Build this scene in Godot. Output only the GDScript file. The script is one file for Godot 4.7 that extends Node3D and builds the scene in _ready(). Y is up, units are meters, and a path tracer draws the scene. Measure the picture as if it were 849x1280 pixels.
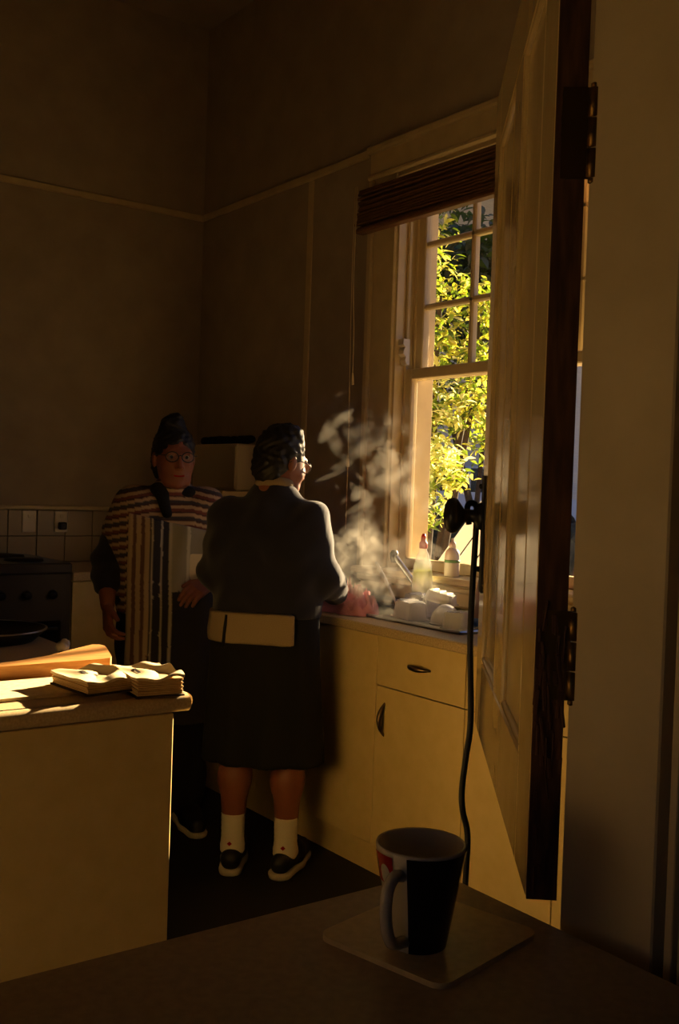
extends Node3D
# A dark kitchen seen through a serving hatch: low sun through the sash window over the sink.
# x runs along the back wall to the right, -z away along the window wall; the camera stands at the origin.

var rng := RandomNumberGenerator.new()
var taken := {}
var M := {}

const SUN_SLOPE := 0.31      # how far the sun drops per metre into the room
const SUN_SIDE := 0.30


func _ready() -> void:
	rng.seed = 7
	view_and_light()
	materials()
	shell()
	window_and_blind()
	garden()
	sink_wall()
	back_bench()
	peninsula()
	light_blocking_cupboard()
	hatch()
	person_at_sink()
	person_with_apron()
	sink_things()
	peninsula_things()
	hatch_things()
	steam()


func view_and_light() -> void:
	var cam := Camera3D.new()
	cam.name = "camera"
	cam.fov = 52.43
	cam.near = 0.02
	cam.far = 200.0
	add_child(cam)
	var yaw := deg_to_rad(36.3)
	var pitch := deg_to_rad(-1.4)
	var roll := deg_to_rad(1.92)
	var fw := Vector3(sin(yaw) * cos(pitch), sin(pitch), -cos(yaw) * cos(pitch))
	var rt := Vector3(cos(yaw), 0, sin(yaw))
	var up := rt.cross(fw)
	cam.transform = Transform3D(Basis(rt * cos(roll) + up * sin(roll), up * cos(roll) - rt * sin(roll), -fw), Vector3(0, 1.38, 0))
	cam.current = true
	var env := Environment.new()
	env.background_mode = Environment.BG_SKY
	var sky := Sky.new()
	var sm := ProceduralSkyMaterial.new()
	sm.sky_top_color = Color(0.36, 0.52, 0.80)
	sm.sky_horizon_color = Color(0.72, 0.80, 0.90)
	sm.ground_horizon_color = Color(0.40, 0.40, 0.36)
	sm.ground_bottom_color = Color(0.25, 0.24, 0.2)
	sm.sun_angle_max = 1.0
	sky.sky_material = sm
	env.sky = sky
	env.background_energy_multiplier = 0.7
	env.tonemap_mode = Environment.TONE_MAPPER_LINEAR
	env.tonemap_exposure = 1.1
	env.sdfgi_enabled = true
	env.ssao_enabled = true
	env.ssil_enabled = true
	env.volumetric_fog_enabled = true
	env.volumetric_fog_density = 0.0
	var we := WorldEnvironment.new()
	we.name = "surroundings"
	we.environment = env
	add_child(we)
	var sun := DirectionalLight3D.new()
	sun.name = "sun"
	sun.light_color = Color(1.0, 0.87, 0.66)
	sun.light_energy = 11.5
	sun.light_angular_distance = 0.6
	sun.shadow_enabled = true
	add_child(sun)
	sun.look_at_from_position(Vector3(10, 10 * SUN_SLOPE, -10 * SUN_SIDE), Vector3.ZERO)


# ---------------------------------------------------------------- materials

func mat(key: String, c: Color, rough := 0.7, metal := 0.0) -> StandardMaterial3D:
	var m := StandardMaterial3D.new()
	m.resource_name = key
	m.albedo_color = c
	m.roughness = rough
	m.metallic = metal
	M[key] = m
	return m


func grain(key: String, a: Color, b: Color, scale: Vector3, rough := 0.7, world := true, freq := 0.02, bump := 0.0) -> StandardMaterial3D:
	var m := mat(key, Color.WHITE, rough)
	var n := FastNoiseLite.new()
	n.seed = key.hash() % 1000
	n.frequency = freq
	n.fractal_octaves = 5
	var t := NoiseTexture2D.new()
	t.width = 256
	t.height = 256
	t.seamless = true
	t.noise = n
	var g := Gradient.new()
	g.set_color(0, a)
	g.set_color(1, b)
	t.color_ramp = g
	m.albedo_texture = t
	m.uv1_triplanar = true
	m.uv1_world_triplanar = world
	m.uv1_scale = scale
	if bump > 0.0:
		var h := NoiseTexture2D.new()
		h.width = 256
		h.height = 256
		h.seamless = true
		h.noise = n
		m.heightmap_enabled = true
		m.heightmap_texture = h
		m.heightmap_scale = bump
	return m


func glassy(key: String, c: Color, rough := 0.03) -> StandardMaterial3D:
	var m := mat(key, c, rough)
	m.transparency = BaseMaterial3D.TRANSPARENCY_ALPHA
	return m


func materials() -> void:
	grain("wall_paint", Color(0.66, 0.60, 0.51), Color(0.72, 0.66, 0.56), Vector3.ONE * 0.8, 0.75)
	grain("ceiling_paint", Color(0.68, 0.62, 0.53), Color(0.74, 0.68, 0.58), Vector3.ONE * 0.6, 0.9)
	grain("trim_paint", Color(0.80, 0.72, 0.54), Color(0.86, 0.78, 0.60), Vector3.ONE * 1.5, 0.35)
	grain("door_paint", Color(0.82, 0.72, 0.48), Color(0.88, 0.78, 0.54), Vector3.ONE * 2.0, 0.1, false)
	grain("laminate", Color(0.86, 0.76, 0.50), Color(0.90, 0.80, 0.56), Vector3.ONE * 2.0, 0.45, false)
	grain("worktop", Color(0.70, 0.60, 0.44), Color(0.86, 0.77, 0.60), Vector3.ONE * 6.0, 0.45, false, 0.08)
	grain("shelf_top", Color(0.66, 0.59, 0.49), Color(0.76, 0.68, 0.56), Vector3.ONE * 4.0, 0.5, false, 0.06)
	grain("lino", Color(0.04, 0.035, 0.05), Color(0.08, 0.065, 0.085), Vector3.ONE * 2.0, 0.6)
	grain("raw_edge", Color(0.24, 0.15, 0.10), Color(0.44, 0.29, 0.19), Vector3(9, 1.2, 9), 0.9, false, 0.03)
	grain("board_wood", Color(0.70, 0.46, 0.20), Color(0.86, 0.64, 0.34), Vector3(2, 14, 14), 0.55, false, 0.02)
	grain("book_paper", Color(0.78, 0.62, 0.38), Color(0.90, 0.78, 0.54), Vector3(3, 60, 3), 0.9, false, 0.03)
	grain("paper_page", Color(0.86, 0.76, 0.56), Color(0.93, 0.85, 0.68), Vector3.ONE * 6, 0.9, false, 0.03)
	grain("print_ink", Color(0.16, 0.11, 0.07), Color(0.30, 0.22, 0.14), Vector3.ONE * 8, 0.9, false)
	grain("bamboo", Color(0.30, 0.20, 0.11), Color(0.52, 0.36, 0.20), Vector3(30, 30, 2), 0.5, false, 0.03)
	grain("pink_cloth", Color(0.84, 0.52, 0.55), Color(0.93, 0.68, 0.69), Vector3.ONE * 14, 0.95, false, 0.05)
	grain("navy_knit", Color(0.07, 0.07, 0.135), Color(0.11, 0.11, 0.19), Vector3.ONE * 30, 0.95, false, 0.05)
	M.navy_knit.rim_enabled = true
	M.navy_knit.rim = 0.35
	grain("black_cloth", Color(0.02, 0.018, 0.026), Color(0.045, 0.04, 0.055), Vector3.ONE * 20, 0.95, false, 0.05)
	grain("cream_shirt", Color(0.52, 0.45, 0.35), Color(0.60, 0.53, 0.42), Vector3.ONE * 20, 0.9, false, 0.05)
	grain("hair", Color(0.035, 0.028, 0.024), Color(0.085, 0.062, 0.05), Vector3.ONE * 40, 0.6, false, 0.05)
	grain("ground_dirt", Color(0.40, 0.36, 0.27), Color(0.62, 0.57, 0.46), Vector3.ONE * 0.7, 0.95, true, 0.05)
	grain("bark", Color(0.16, 0.12, 0.09), Color(0.30, 0.24, 0.18), Vector3(6, 1.5, 6), 0.95, true, 0.03)
	grain("weatherboard", Color(0.80, 0.78, 0.74), Color(0.90, 0.88, 0.84), Vector3(1, 8, 1), 0.8, true, 0.03)
	grain("hedge_dark", Color(0.10, 0.13, 0.08), Color(0.20, 0.22, 0.15), Vector3.ONE * 4, 0.9, true, 0.06)
	mat("skin", Color(0.52, 0.31, 0.22), 0.55)
	M.skin.subsurf_scatter_enabled = true
	M.skin.subsurf_scatter_strength = 0.1
	mat("eye_white", Color(0.55, 0.48, 0.42), 0.3)
	mat("eye_dark", Color(0.06, 0.04, 0.03), 0.2)
	mat("sock", Color(0.82, 0.78, 0.70), 0.95)
	mat("shoe", Color(0.05, 0.045, 0.05), 0.6)
	mat("rubber_sole", Color(0.72, 0.68, 0.60), 0.7)
	mat("black_plastic", Color(0.03, 0.026, 0.028), 0.45)
	mat("black_cable", Color(0.025, 0.022, 0.022), 0.5)
	mat("steel", Color(0.72, 0.72, 0.72), 0.28, 1.0)
	mat("chrome", Color(0.80, 0.80, 0.80), 0.12, 1.0)
	mat("brushed_steel", Color(0.86, 0.85, 0.84), 0.42, 0.8)
	mat("pewter", Color(0.46, 0.40, 0.32), 0.35, 1.0)
	mat("dark_iron", Color(0.05, 0.045, 0.045), 0.5, 0.0)
	mat("hinge_brass", Color(0.50, 0.38, 0.20), 0.4, 0.9)
	mat("white_gloss", Color(0.86, 0.82, 0.74), 0.3)
	mat("white_paint", Color(0.88, 0.88, 0.86), 0.5)
	mat("cord_white", Color(0.80, 0.72, 0.56), 0.8)
	mat("stove_enamel", Color(0.30, 0.28, 0.26), 0.3)
	mat("oven_dark", Color(0.05, 0.05, 0.055), 0.2)
	mat("tile_glaze", Color(0.62, 0.55, 0.42), 0.25)
	mat("grout", Color(0.40, 0.35, 0.27), 0.9)
	mat("cream_box", Color(0.84, 0.78, 0.64), 0.6)
	mat("mug_glaze", Color(0.78, 0.74, 0.66), 0.12)
	mat("mug_black", Color(0.07, 0.06, 0.055), 0.2)
	mat("mug_red", Color(0.62, 0.10, 0.06), 0.15)
	grain("mat_board", Color(0.80, 0.70, 0.50), Color(0.88, 0.78, 0.58), Vector3.ONE * 5, 0.4, false, 0.05)
	mat("red_plastic", Color(0.85, 0.20, 0.13), 0.35)
	mat("brown_plastic", Color(0.42, 0.22, 0.17), 0.4)
	mat("blue_plastic", Color(0.20, 0.36, 0.66), 0.35)
	mat("green_glaze", Color(0.16, 0.30, 0.10), 0.25)
	mat("pale_blue", Color(0.55, 0.64, 0.74), 0.3)
	mat("white_label", Color(0.88, 0.90, 0.86), 0.6)
	mat("green_label", Color(0.45, 0.62, 0.40), 0.6)
	mat("foil", Color(0.90, 0.89, 0.86), 0.35, 0.4)
	mat("crumb", Color(0.86, 0.70, 0.42), 0.9)
	mat("car_paint", Color(0.78, 0.82, 0.88), 0.25)
	mat("car_glass", Color(0.06, 0.07, 0.08), 0.08)
	mat("tyre", Color(0.04, 0.04, 0.04), 0.9)
	glassy("pane_glass", Color(0.95, 0.97, 0.96, 0.04), 0.01)
	glassy("clear_plastic", Color(0.96, 0.96, 0.97, 0.42), 0.07)
	glassy("lens_glass", Color(0.9, 0.9, 0.9, 0.08), 0.02)
	glassy("bottle_plastic", Color(0.93, 0.95, 0.93, 0.36), 0.15)
	glassy("detergent", Color(0.72, 0.74, 0.16, 0.6), 0.15)
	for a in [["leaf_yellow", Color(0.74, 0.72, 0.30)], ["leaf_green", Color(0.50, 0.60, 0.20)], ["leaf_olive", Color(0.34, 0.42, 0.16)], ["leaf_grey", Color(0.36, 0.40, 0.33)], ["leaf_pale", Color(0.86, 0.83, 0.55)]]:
		var m := mat(a[0], a[1], 0.45)
		m.backlight_enabled = true
		m.backlight = Color(0.98, 1.0, 0.7)
	var lm := mat("leaf_mixed", Color.WHITE, 0.5)
	lm.vertex_color_use_as_albedo = true
	lm.backlight_enabled = true
	lm.backlight = Color(0.98, 1.0, 0.7)
	var vc := mat("dyed_cloth", Color.WHITE, 0.95)
	vc.vertex_color_use_as_albedo = true


# ---------------------------------------------------------------- nodes

func numbered(called: String) -> String:
	var n: int = taken.get(called, -1) + 1
	taken[called] = n
	return called if n == 0 else "%s_%03d" % [called, n]


func thing(called: String, label: String, category: String, at := Vector3.ZERO, turn := 0.0, group := "") -> Node3D:
	var o := Node3D.new()
	o.name = numbered(called)
	add_child(o)
	o.position = at
	o.rotation.y = turn
	tag(o, label, category, group)
	return o


func tag(o: Node, label: String, category: String, group := "") -> void:
	o.set_meta("label", label)
	o.set_meta("category", category)
	if group != "":
		o.set_meta("group", group)


func new_st() -> SurfaceTool:
	var st := SurfaceTool.new()
	st.begin(Mesh.PRIMITIVE_TRIANGLES)
	return st


func put_mesh(called: String, mesh: Mesh, m: Material, parent: Node = self) -> MeshInstance3D:
	var o := MeshInstance3D.new()
	o.name = numbered(called) if parent == self else called
	o.mesh = mesh
	o.material_override = m
	parent.add_child(o, true)
	return o


func obj(called: String, st: SurfaceTool, m: Material, parent: Node = self) -> MeshInstance3D:
	st.generate_normals()
	return put_mesh(called, st.commit(), m, parent)


func struct(called: String, st: SurfaceTool, m: Material, label := "") -> MeshInstance3D:
	var o := obj(called, st, m)
	o.set_meta("kind", "structure")
	if label != "":
		tag(o, label, called.get_slice("_", 0))
	return o


# ---------------------------------------------------------------- shapes

func tri(st: SurfaceTool, a: Vector3, b: Vector3, c: Vector3, out: Vector3) -> void:
	if (c - a).cross(b - a).dot(out) < 0.0:
		var t := b
		b = c
		c = t
	st.add_vertex(a)
	st.add_vertex(b)
	st.add_vertex(c)


func quad(st: SurfaceTool, a: Vector3, b: Vector3, c: Vector3, d: Vector3, out: Vector3) -> void:
	tri(st, a, b, c, out)
	tri(st, a, c, d, out)


func add_box(st: SurfaceTool, at: Vector3, size: Vector3, bevel := 0.0, basis := Basis()) -> void:
	st.set_smooth_group(-1)
	var h := size / 2.0
	var b := minf(bevel, minf(h.x, minf(h.y, h.z)) * 0.9)
	var i := h - Vector3.ONE * b
	for ax in 3:
		var u := (ax + 1) % 3
		var v := (ax + 2) % 3
		for s: float in [-1.0, 1.0]:
			var p := []
			for q in [[-1, -1], [1, -1], [1, 1], [-1, 1]]:
				var w := Vector3.ZERO
				w[ax] = s * h[ax]
				w[u] = q[0] * i[u]
				w[v] = q[1] * i[v]
				p.append(at + basis * w)
			var out := Vector3.ZERO
			out[ax] = s
			quad(st, p[0], p[1], p[2], p[3], basis * out)
	if b <= 0.0:
		return
	for ax in 3:
		var u := (ax + 1) % 3
		var v := (ax + 2) % 3
		for su: float in [-1.0, 1.0]:
			for sv: float in [-1.0, 1.0]:
				var p := []
				for e: float in [-1.0, 1.0]:
					var w := Vector3.ZERO
					w[ax] = e * i[ax]
					w[u] = su * h[u]
					w[v] = sv * i[v]
					p.append(at + basis * w)
					w[u] = su * i[u]
					w[v] = sv * h[v]
					p.append(at + basis * w)
				var out := Vector3.ZERO
				out[u] = su
				out[v] = sv
				quad(st, p[0], p[1], p[3], p[2], basis * out)
	for sx: float in [-1.0, 1.0]:
		for sy: float in [-1.0, 1.0]:
			for sz: float in [-1.0, 1.0]:
				var s := Vector3(sx, sy, sz)
				tri(st, at + basis * (s * Vector3(h.x, i.y, i.z)), at + basis * (s * Vector3(i.x, h.y, i.z)), at + basis * (s * Vector3(i.x, i.y, h.z)), basis * s)


# a box between two corners
func span(st: SurfaceTool, lo: Vector3, hi: Vector3, bevel := 0.0) -> void:
	add_box(st, (lo + hi) / 2.0, (hi - lo).abs(), bevel)


func add_prism(st: SurfaceTool, pts: PackedVector2Array, depth: float, xf: Transform3D, smooth := false) -> void:
	# pts in xf's xy plane, depth along xf's z
	st.set_smooth_group(-1)
	var idx := Geometry2D.triangulate_polygon(pts)
	for k in range(0, idx.size(), 3):
		for s: float in [-1.0, 1.0]:
			var p := []
			for q in 3:
				p.append(xf * Vector3(pts[idx[k + q]].x, pts[idx[k + q]].y, s * depth / 2.0))
			tri(st, p[0], p[1], p[2], xf.basis * Vector3(0, 0, s))
	if smooth:
		st.set_smooth_group(1)
	var area := 0.0
	for k in pts.size():
		area += pts[k].cross(pts[(k + 1) % pts.size()])
	for k in pts.size():
		var a := pts[k]
		var b := pts[(k + 1) % pts.size()]
		var n := Vector2(b.y - a.y, a.x - b.x) * signf(area)
		quad(st, xf * Vector3(a.x, a.y, -depth / 2.0), xf * Vector3(b.x, b.y, -depth / 2.0), xf * Vector3(b.x, b.y, depth / 2.0), xf * Vector3(a.x, a.y, depth / 2.0), xf.basis * Vector3(n.x, n.y, 0))


# profile of (radius, height) turned about y; runs so that the outside is on the right going up
func add_lathe(st: SurfaceTool, prof: Array, segs := 32, xf := Transform3D()) -> void:
	st.set_smooth_group(2)
	for k in prof.size() - 1:
		var a: Vector2 = prof[k]
		var b: Vector2 = prof[k + 1]
		for s in segs:
			var t0 := TAU * s / segs
			var t1 := TAU * (s + 1) / segs
			var p := xf * Vector3(a.x * cos(t0), a.y, a.x * sin(t0))
			var q := xf * Vector3(a.x * cos(t1), a.y, a.x * sin(t1))
			var r := xf * Vector3(b.x * cos(t1), b.y, b.x * sin(t1))
			var u := xf * Vector3(b.x * cos(t0), b.y, b.x * sin(t0))
			var m := (t0 + t1) / 2.0
			var out := xf.basis * Vector3((b.y - a.y) * cos(m), a.x - b.x, (b.y - a.y) * sin(m))
			if a.x > 1e-6:
				tri(st, p, q, r, out)
			if b.x > 1e-6:
				tri(st, p, r, u, out)


func add_tube(st: SurfaceTool, pts: Array, radii, segs := 10, flat := 1.0) -> void:
	st.set_smooth_group(3)
	var rings := []
	var side := Vector3.UP
	for k in pts.size():
		var d: Vector3 = (pts[mini(k + 1, pts.size() - 1)] - pts[maxi(k - 1, 0)]).normalized()
		if k == 0 and absf(d.y) > 0.9:
			side = Vector3.RIGHT
		var u := (side - d * side.dot(d)).normalized()
		side = u
		var v := d.cross(u)
		var r: float = radii[k] if radii is Array else radii
		var ring := []
		for s in segs:
			var t := TAU * s / segs
			ring.append(pts[k] + u * cos(t) * r * flat + v * sin(t) * r)
		rings.append(ring)
	for k in rings.size() - 1:
		for s in segs:
			var n := (s + 1) % segs
			var out: Vector3 = (rings[k][s] + rings[k][n]) / 2.0 - pts[k]
			quad(st, rings[k][s], rings[k][n], rings[k + 1][n], rings[k + 1][s], out)
	st.set_smooth_group(-1)
	for e in [0, rings.size() - 1]:
		var out: Vector3 = (pts[0] - pts[1]) if e == 0 else (pts[-1] - pts[-2])
		for s in segs:
			tri(st, pts[e], rings[e][s], rings[e][(s + 1) % segs], out)


func curve(pts: Array, steps := 6) -> Array:
	var out := []
	for k in pts.size() - 1:
		var p0: Vector3 = pts[maxi(k - 1, 0)]
		var p1: Vector3 = pts[k]
		var p2: Vector3 = pts[k + 1]
		var p3: Vector3 = pts[mini(k + 2, pts.size() - 1)]
		for s in steps:
			out.append(p1.cubic_interpolate(p2, p0, p3, float(s) / steps))
	out.append(pts[-1])
	return out


func rounded(w: float, h: float, r: float, n := 5) -> PackedVector2Array:
	var p := PackedVector2Array()
	for c in [[1, 1, 0], [-1, 1, 90], [-1, -1, 180], [1, -1, 270]]:
		for k in n + 1:
			var t := deg_to_rad(c[2] + 90.0 * k / n)
			p.append(Vector2(c[0] * (w / 2 - r), c[1] * (h / 2 - r)) + Vector2(cos(t), sin(t)) * r)
	return p


# flat: a plan outline (x, z) extruded in height, from y0 to y1
func add_slab(st: SurfaceTool, plan: PackedVector2Array, y0: float, y1: float, smooth := false) -> void:
	add_prism(st, plan, y1 - y0, Transform3D(Basis(Vector3(1, 0, 0), Vector3(0, 0, 1), Vector3(0, -1, 0)), Vector3(0, (y0 + y1) / 2.0, 0)), smooth)


# ---------------------------------------------------------------- soft bodies (distance field, surface nets)

# prims: ["c", a, b, ra, rb, blend], ["e", centre, radii, blend], ["s", centre, radii, blend] (carves); clips: [normal, limit] keeps normal.p < limit
func sdf(into: Dictionary, prims: Array, cell: float, xf := Transform3D(), clips: Array = [], fold = null, tint = null) -> void:
	var lo := Vector3.ONE * 1e9
	var hi := Vector3.ONE * -1e9
	for p in prims:
		if p[0] == "c":
			var r: float = maxf(p[3], p[4])
			lo = lo.min(p[1] - Vector3.ONE * r).min(p[2] - Vector3.ONE * r)
			hi = hi.max(p[1] + Vector3.ONE * r).max(p[2] + Vector3.ONE * r)
		elif p[0] == "e":
			lo = lo.min(p[1] - p[2])
			hi = hi.max(p[1] + p[2])
	lo -= Vector3.ONE * cell * 3.0
	hi += Vector3.ONE * cell * 3.0
	var nx := int((hi.x - lo.x) / cell) + 1
	var ny := int((hi.y - lo.y) / cell) + 1
	var nz := int((hi.z - lo.z) / cell) + 1
	var sy := nx
	var sz := nx * ny
	var F := PackedFloat32Array()
	F.resize(nx * ny * nz)
	F.fill(1.0)
	for p in prims:
		var kind: String = p[0]
		var blend: float = p[-1]
		var a: Vector3 = p[1]
		var b: Vector3 = p[2]
		var l: Vector3
		var h: Vector3
		var ra := 0.0
		var rb := 0.0
		var ba := b - a
		var inv := 0.0
		if kind == "c":
			ra = p[3]
			rb = p[4]
			inv = 1.0 / maxf(ba.length_squared(), 1e-9)
			var g := maxf(ra, rb) + blend + cell * 3.0
			l = a.min(b) - Vector3.ONE * g
			h = a.max(b) + Vector3.ONE * g
		else:
			l = a - b - Vector3.ONE * (blend + cell * 3.0)
			h = a + b + Vector3.ONE * (blend + cell * 3.0)
		var i0 := clampi(int((l.x - lo.x) / cell), 0, nx - 1)
		var i1 := clampi(int((h.x - lo.x) / cell) + 1, 0, nx - 1)
		var j0 := clampi(int((l.y - lo.y) / cell), 0, ny - 1)
		var j1 := clampi(int((h.y - lo.y) / cell) + 1, 0, ny - 1)
		var k0 := clampi(int((l.z - lo.z) / cell), 0, nz - 1)
		var k1 := clampi(int((h.z - lo.z) / cell) + 1, 0, nz - 1)
		for k in range(k0, k1 + 1):
			for j in range(j0, j1 + 1):
				var at := k * sz + j * sy
				for i in range(i0, i1 + 1):
					var q := lo + Vector3(i, j, k) * cell
					var d: float
					if kind == "c":
						var t := clampf((q - a).dot(ba) * inv, 0.0, 1.0)
						d = (q - a - ba * t).length() - ra - (rb - ra) * t
					else:
						var e := (q - a) / b
						var k_0 := e.length()
						d = k_0 * (k_0 - 1.0) / maxf((e / b).length(), 1e-6)
					var f := F[at + i]
					if kind == "s":
						var m := maxf(blend - absf(f + d), 0.0) / maxf(blend, 1e-6)
						F[at + i] = maxf(f, -d) + m * m * blend * 0.25
					else:
						var m := maxf(blend - absf(f - d), 0.0) / maxf(blend, 1e-6)
						F[at + i] = minf(f, d) - m * m * blend * 0.25
	if clips.size() or fold != null:
		for k in nz:
			for j in ny:
				for i in nx:
					var at := k * sz + j * sy + i
					var f := F[at]
					if f < cell * 5.0:
						var q := lo + Vector3(i, j, k) * cell
						if fold != null:
							f += fold.call(q)
						for c in clips:
							f = maxf(f, c[0].dot(q) - c[1])
						F[at] = f
	var V: PackedVector3Array = into.v
	var N: PackedVector3Array = into.n
	var C: PackedColorArray = into.c
	var I: PackedInt32Array = into.i
	var vid := PackedInt32Array()
	vid.resize(F.size())
	vid.fill(-1)
	var offs := [0, 1, sy, sy + 1, sz, sz + 1, sz + sy, sz + sy + 1]
	var corner := [Vector3(0, 0, 0), Vector3(1, 0, 0), Vector3(0, 1, 0), Vector3(1, 1, 0), Vector3(0, 0, 1), Vector3(1, 0, 1), Vector3(0, 1, 1), Vector3(1, 1, 1)]
	var edges := [[0, 1], [2, 3], [4, 5], [6, 7], [0, 2], [1, 3], [4, 6], [5, 7], [0, 4], [1, 5], [2, 6], [3, 7]]
	var first := V.size()
	for k in nz - 1:
		for j in ny - 1:
			for i in nx - 1:
				var at := k * sz + j * sy + i
				if absf(F[at]) > cell * 4.0:
					continue
				var count := 0
				for o in offs:
					if F[at + o] < 0.0:
						count += 1
				if count == 0 or count == 8:
					continue
				var s := Vector3.ZERO
				var n := 0
				for e in edges:
					var fa := F[at + offs[e[0]]]
					var fb := F[at + offs[e[1]]]
					if (fa < 0.0) != (fb < 0.0):
						s += corner[e[0]].lerp(corner[e[1]], fa / (fa - fb))
						n += 1
				vid[at] = V.size()
				var q := lo + (Vector3(i, j, k) + s / n) * cell
				V.append(xf * q)
				N.append(Vector3.ZERO)
				C.append(tint.call(q) if tint != null else Color.WHITE)
	for k in range(1, nz - 1):
		for j in range(1, ny - 1):
			for i in range(1, nx - 1):
				var at := k * sz + j * sy + i
				if vid[at] < 0:
					continue
				var f0 := F[at] < 0.0
				for ax in 3:
					var step: int = [1, sy, sz][ax]
					if f0 == (F[at + step] < 0.0):
						continue
					var u: int = [sy, sz, 1][ax]
					var w: int = [sz, 1, sy][ax]
					var q0 := vid[at]
					var q1 := vid[at - u]
					var q2 := vid[at - u - w]
					var q3 := vid[at - w]
					if q0 < 0 or q1 < 0 or q2 < 0 or q3 < 0:
						continue
					if f0:
						I.append_array([q0, q3, q2, q0, q2, q1])
					else:
						I.append_array([q0, q1, q2, q0, q2, q3])
	for t in range(0, I.size(), 3):
		if I[t] < first:
			continue
		var nn := (V[I[t + 2]] - V[I[t]]).cross(V[I[t + 1]] - V[I[t]])
		for e in 3:
			N[I[t + e]] += nn
	for v in range(first, V.size()):
		N[v] = N[v].normalized()
	into.v = V
	into.n = N
	into.c = C
	into.i = I


func blob() -> Dictionary:
	return {"v": PackedVector3Array(), "n": PackedVector3Array(), "c": PackedColorArray(), "i": PackedInt32Array()}


func blob_mesh(b: Dictionary, colours := false) -> ArrayMesh:
	var arr := []
	arr.resize(Mesh.ARRAY_MAX)
	arr[Mesh.ARRAY_VERTEX] = b.v
	arr[Mesh.ARRAY_NORMAL] = b.n
	arr[Mesh.ARRAY_INDEX] = b.i
	if colours:
		arr[Mesh.ARRAY_COLOR] = b.c
	var m := ArrayMesh.new()
	m.add_surface_from_arrays(Mesh.PRIMITIVE_TRIANGLES, arr)
	return m


func soft(called: String, prims: Array, cell: float, m: Material, parent: Node, xf := Transform3D(), clips: Array = [], fold = null, tint = null) -> MeshInstance3D:
	var b := blob()
	sdf(b, prims, cell, xf, clips, fold, tint)
	return put_mesh(called, blob_mesh(b, tint != null), m, parent)


func grown(prims: Array, by: float, first := 0, last := 999) -> Array:
	var out := []
	for k in range(first, mini(last, prims.size())):
		var p: Array = prims[k].duplicate()
		if p[0] == "c":
			p[3] += by
			p[4] += by
		else:
			p[2] += Vector3.ONE * by
		out.append(p)
	return out


# ---------------------------------------------------------------- the room

const WX := 2.82     # inner face of the window wall
const BZ := -5.22    # back wall
const LX := -1.45    # left wall
const TOP := 3.9
const WZ0 := -3.47   # window opening
const WZ1 := -2.16
const WY0 := 1.0
const WY1 := 2.74


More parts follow.
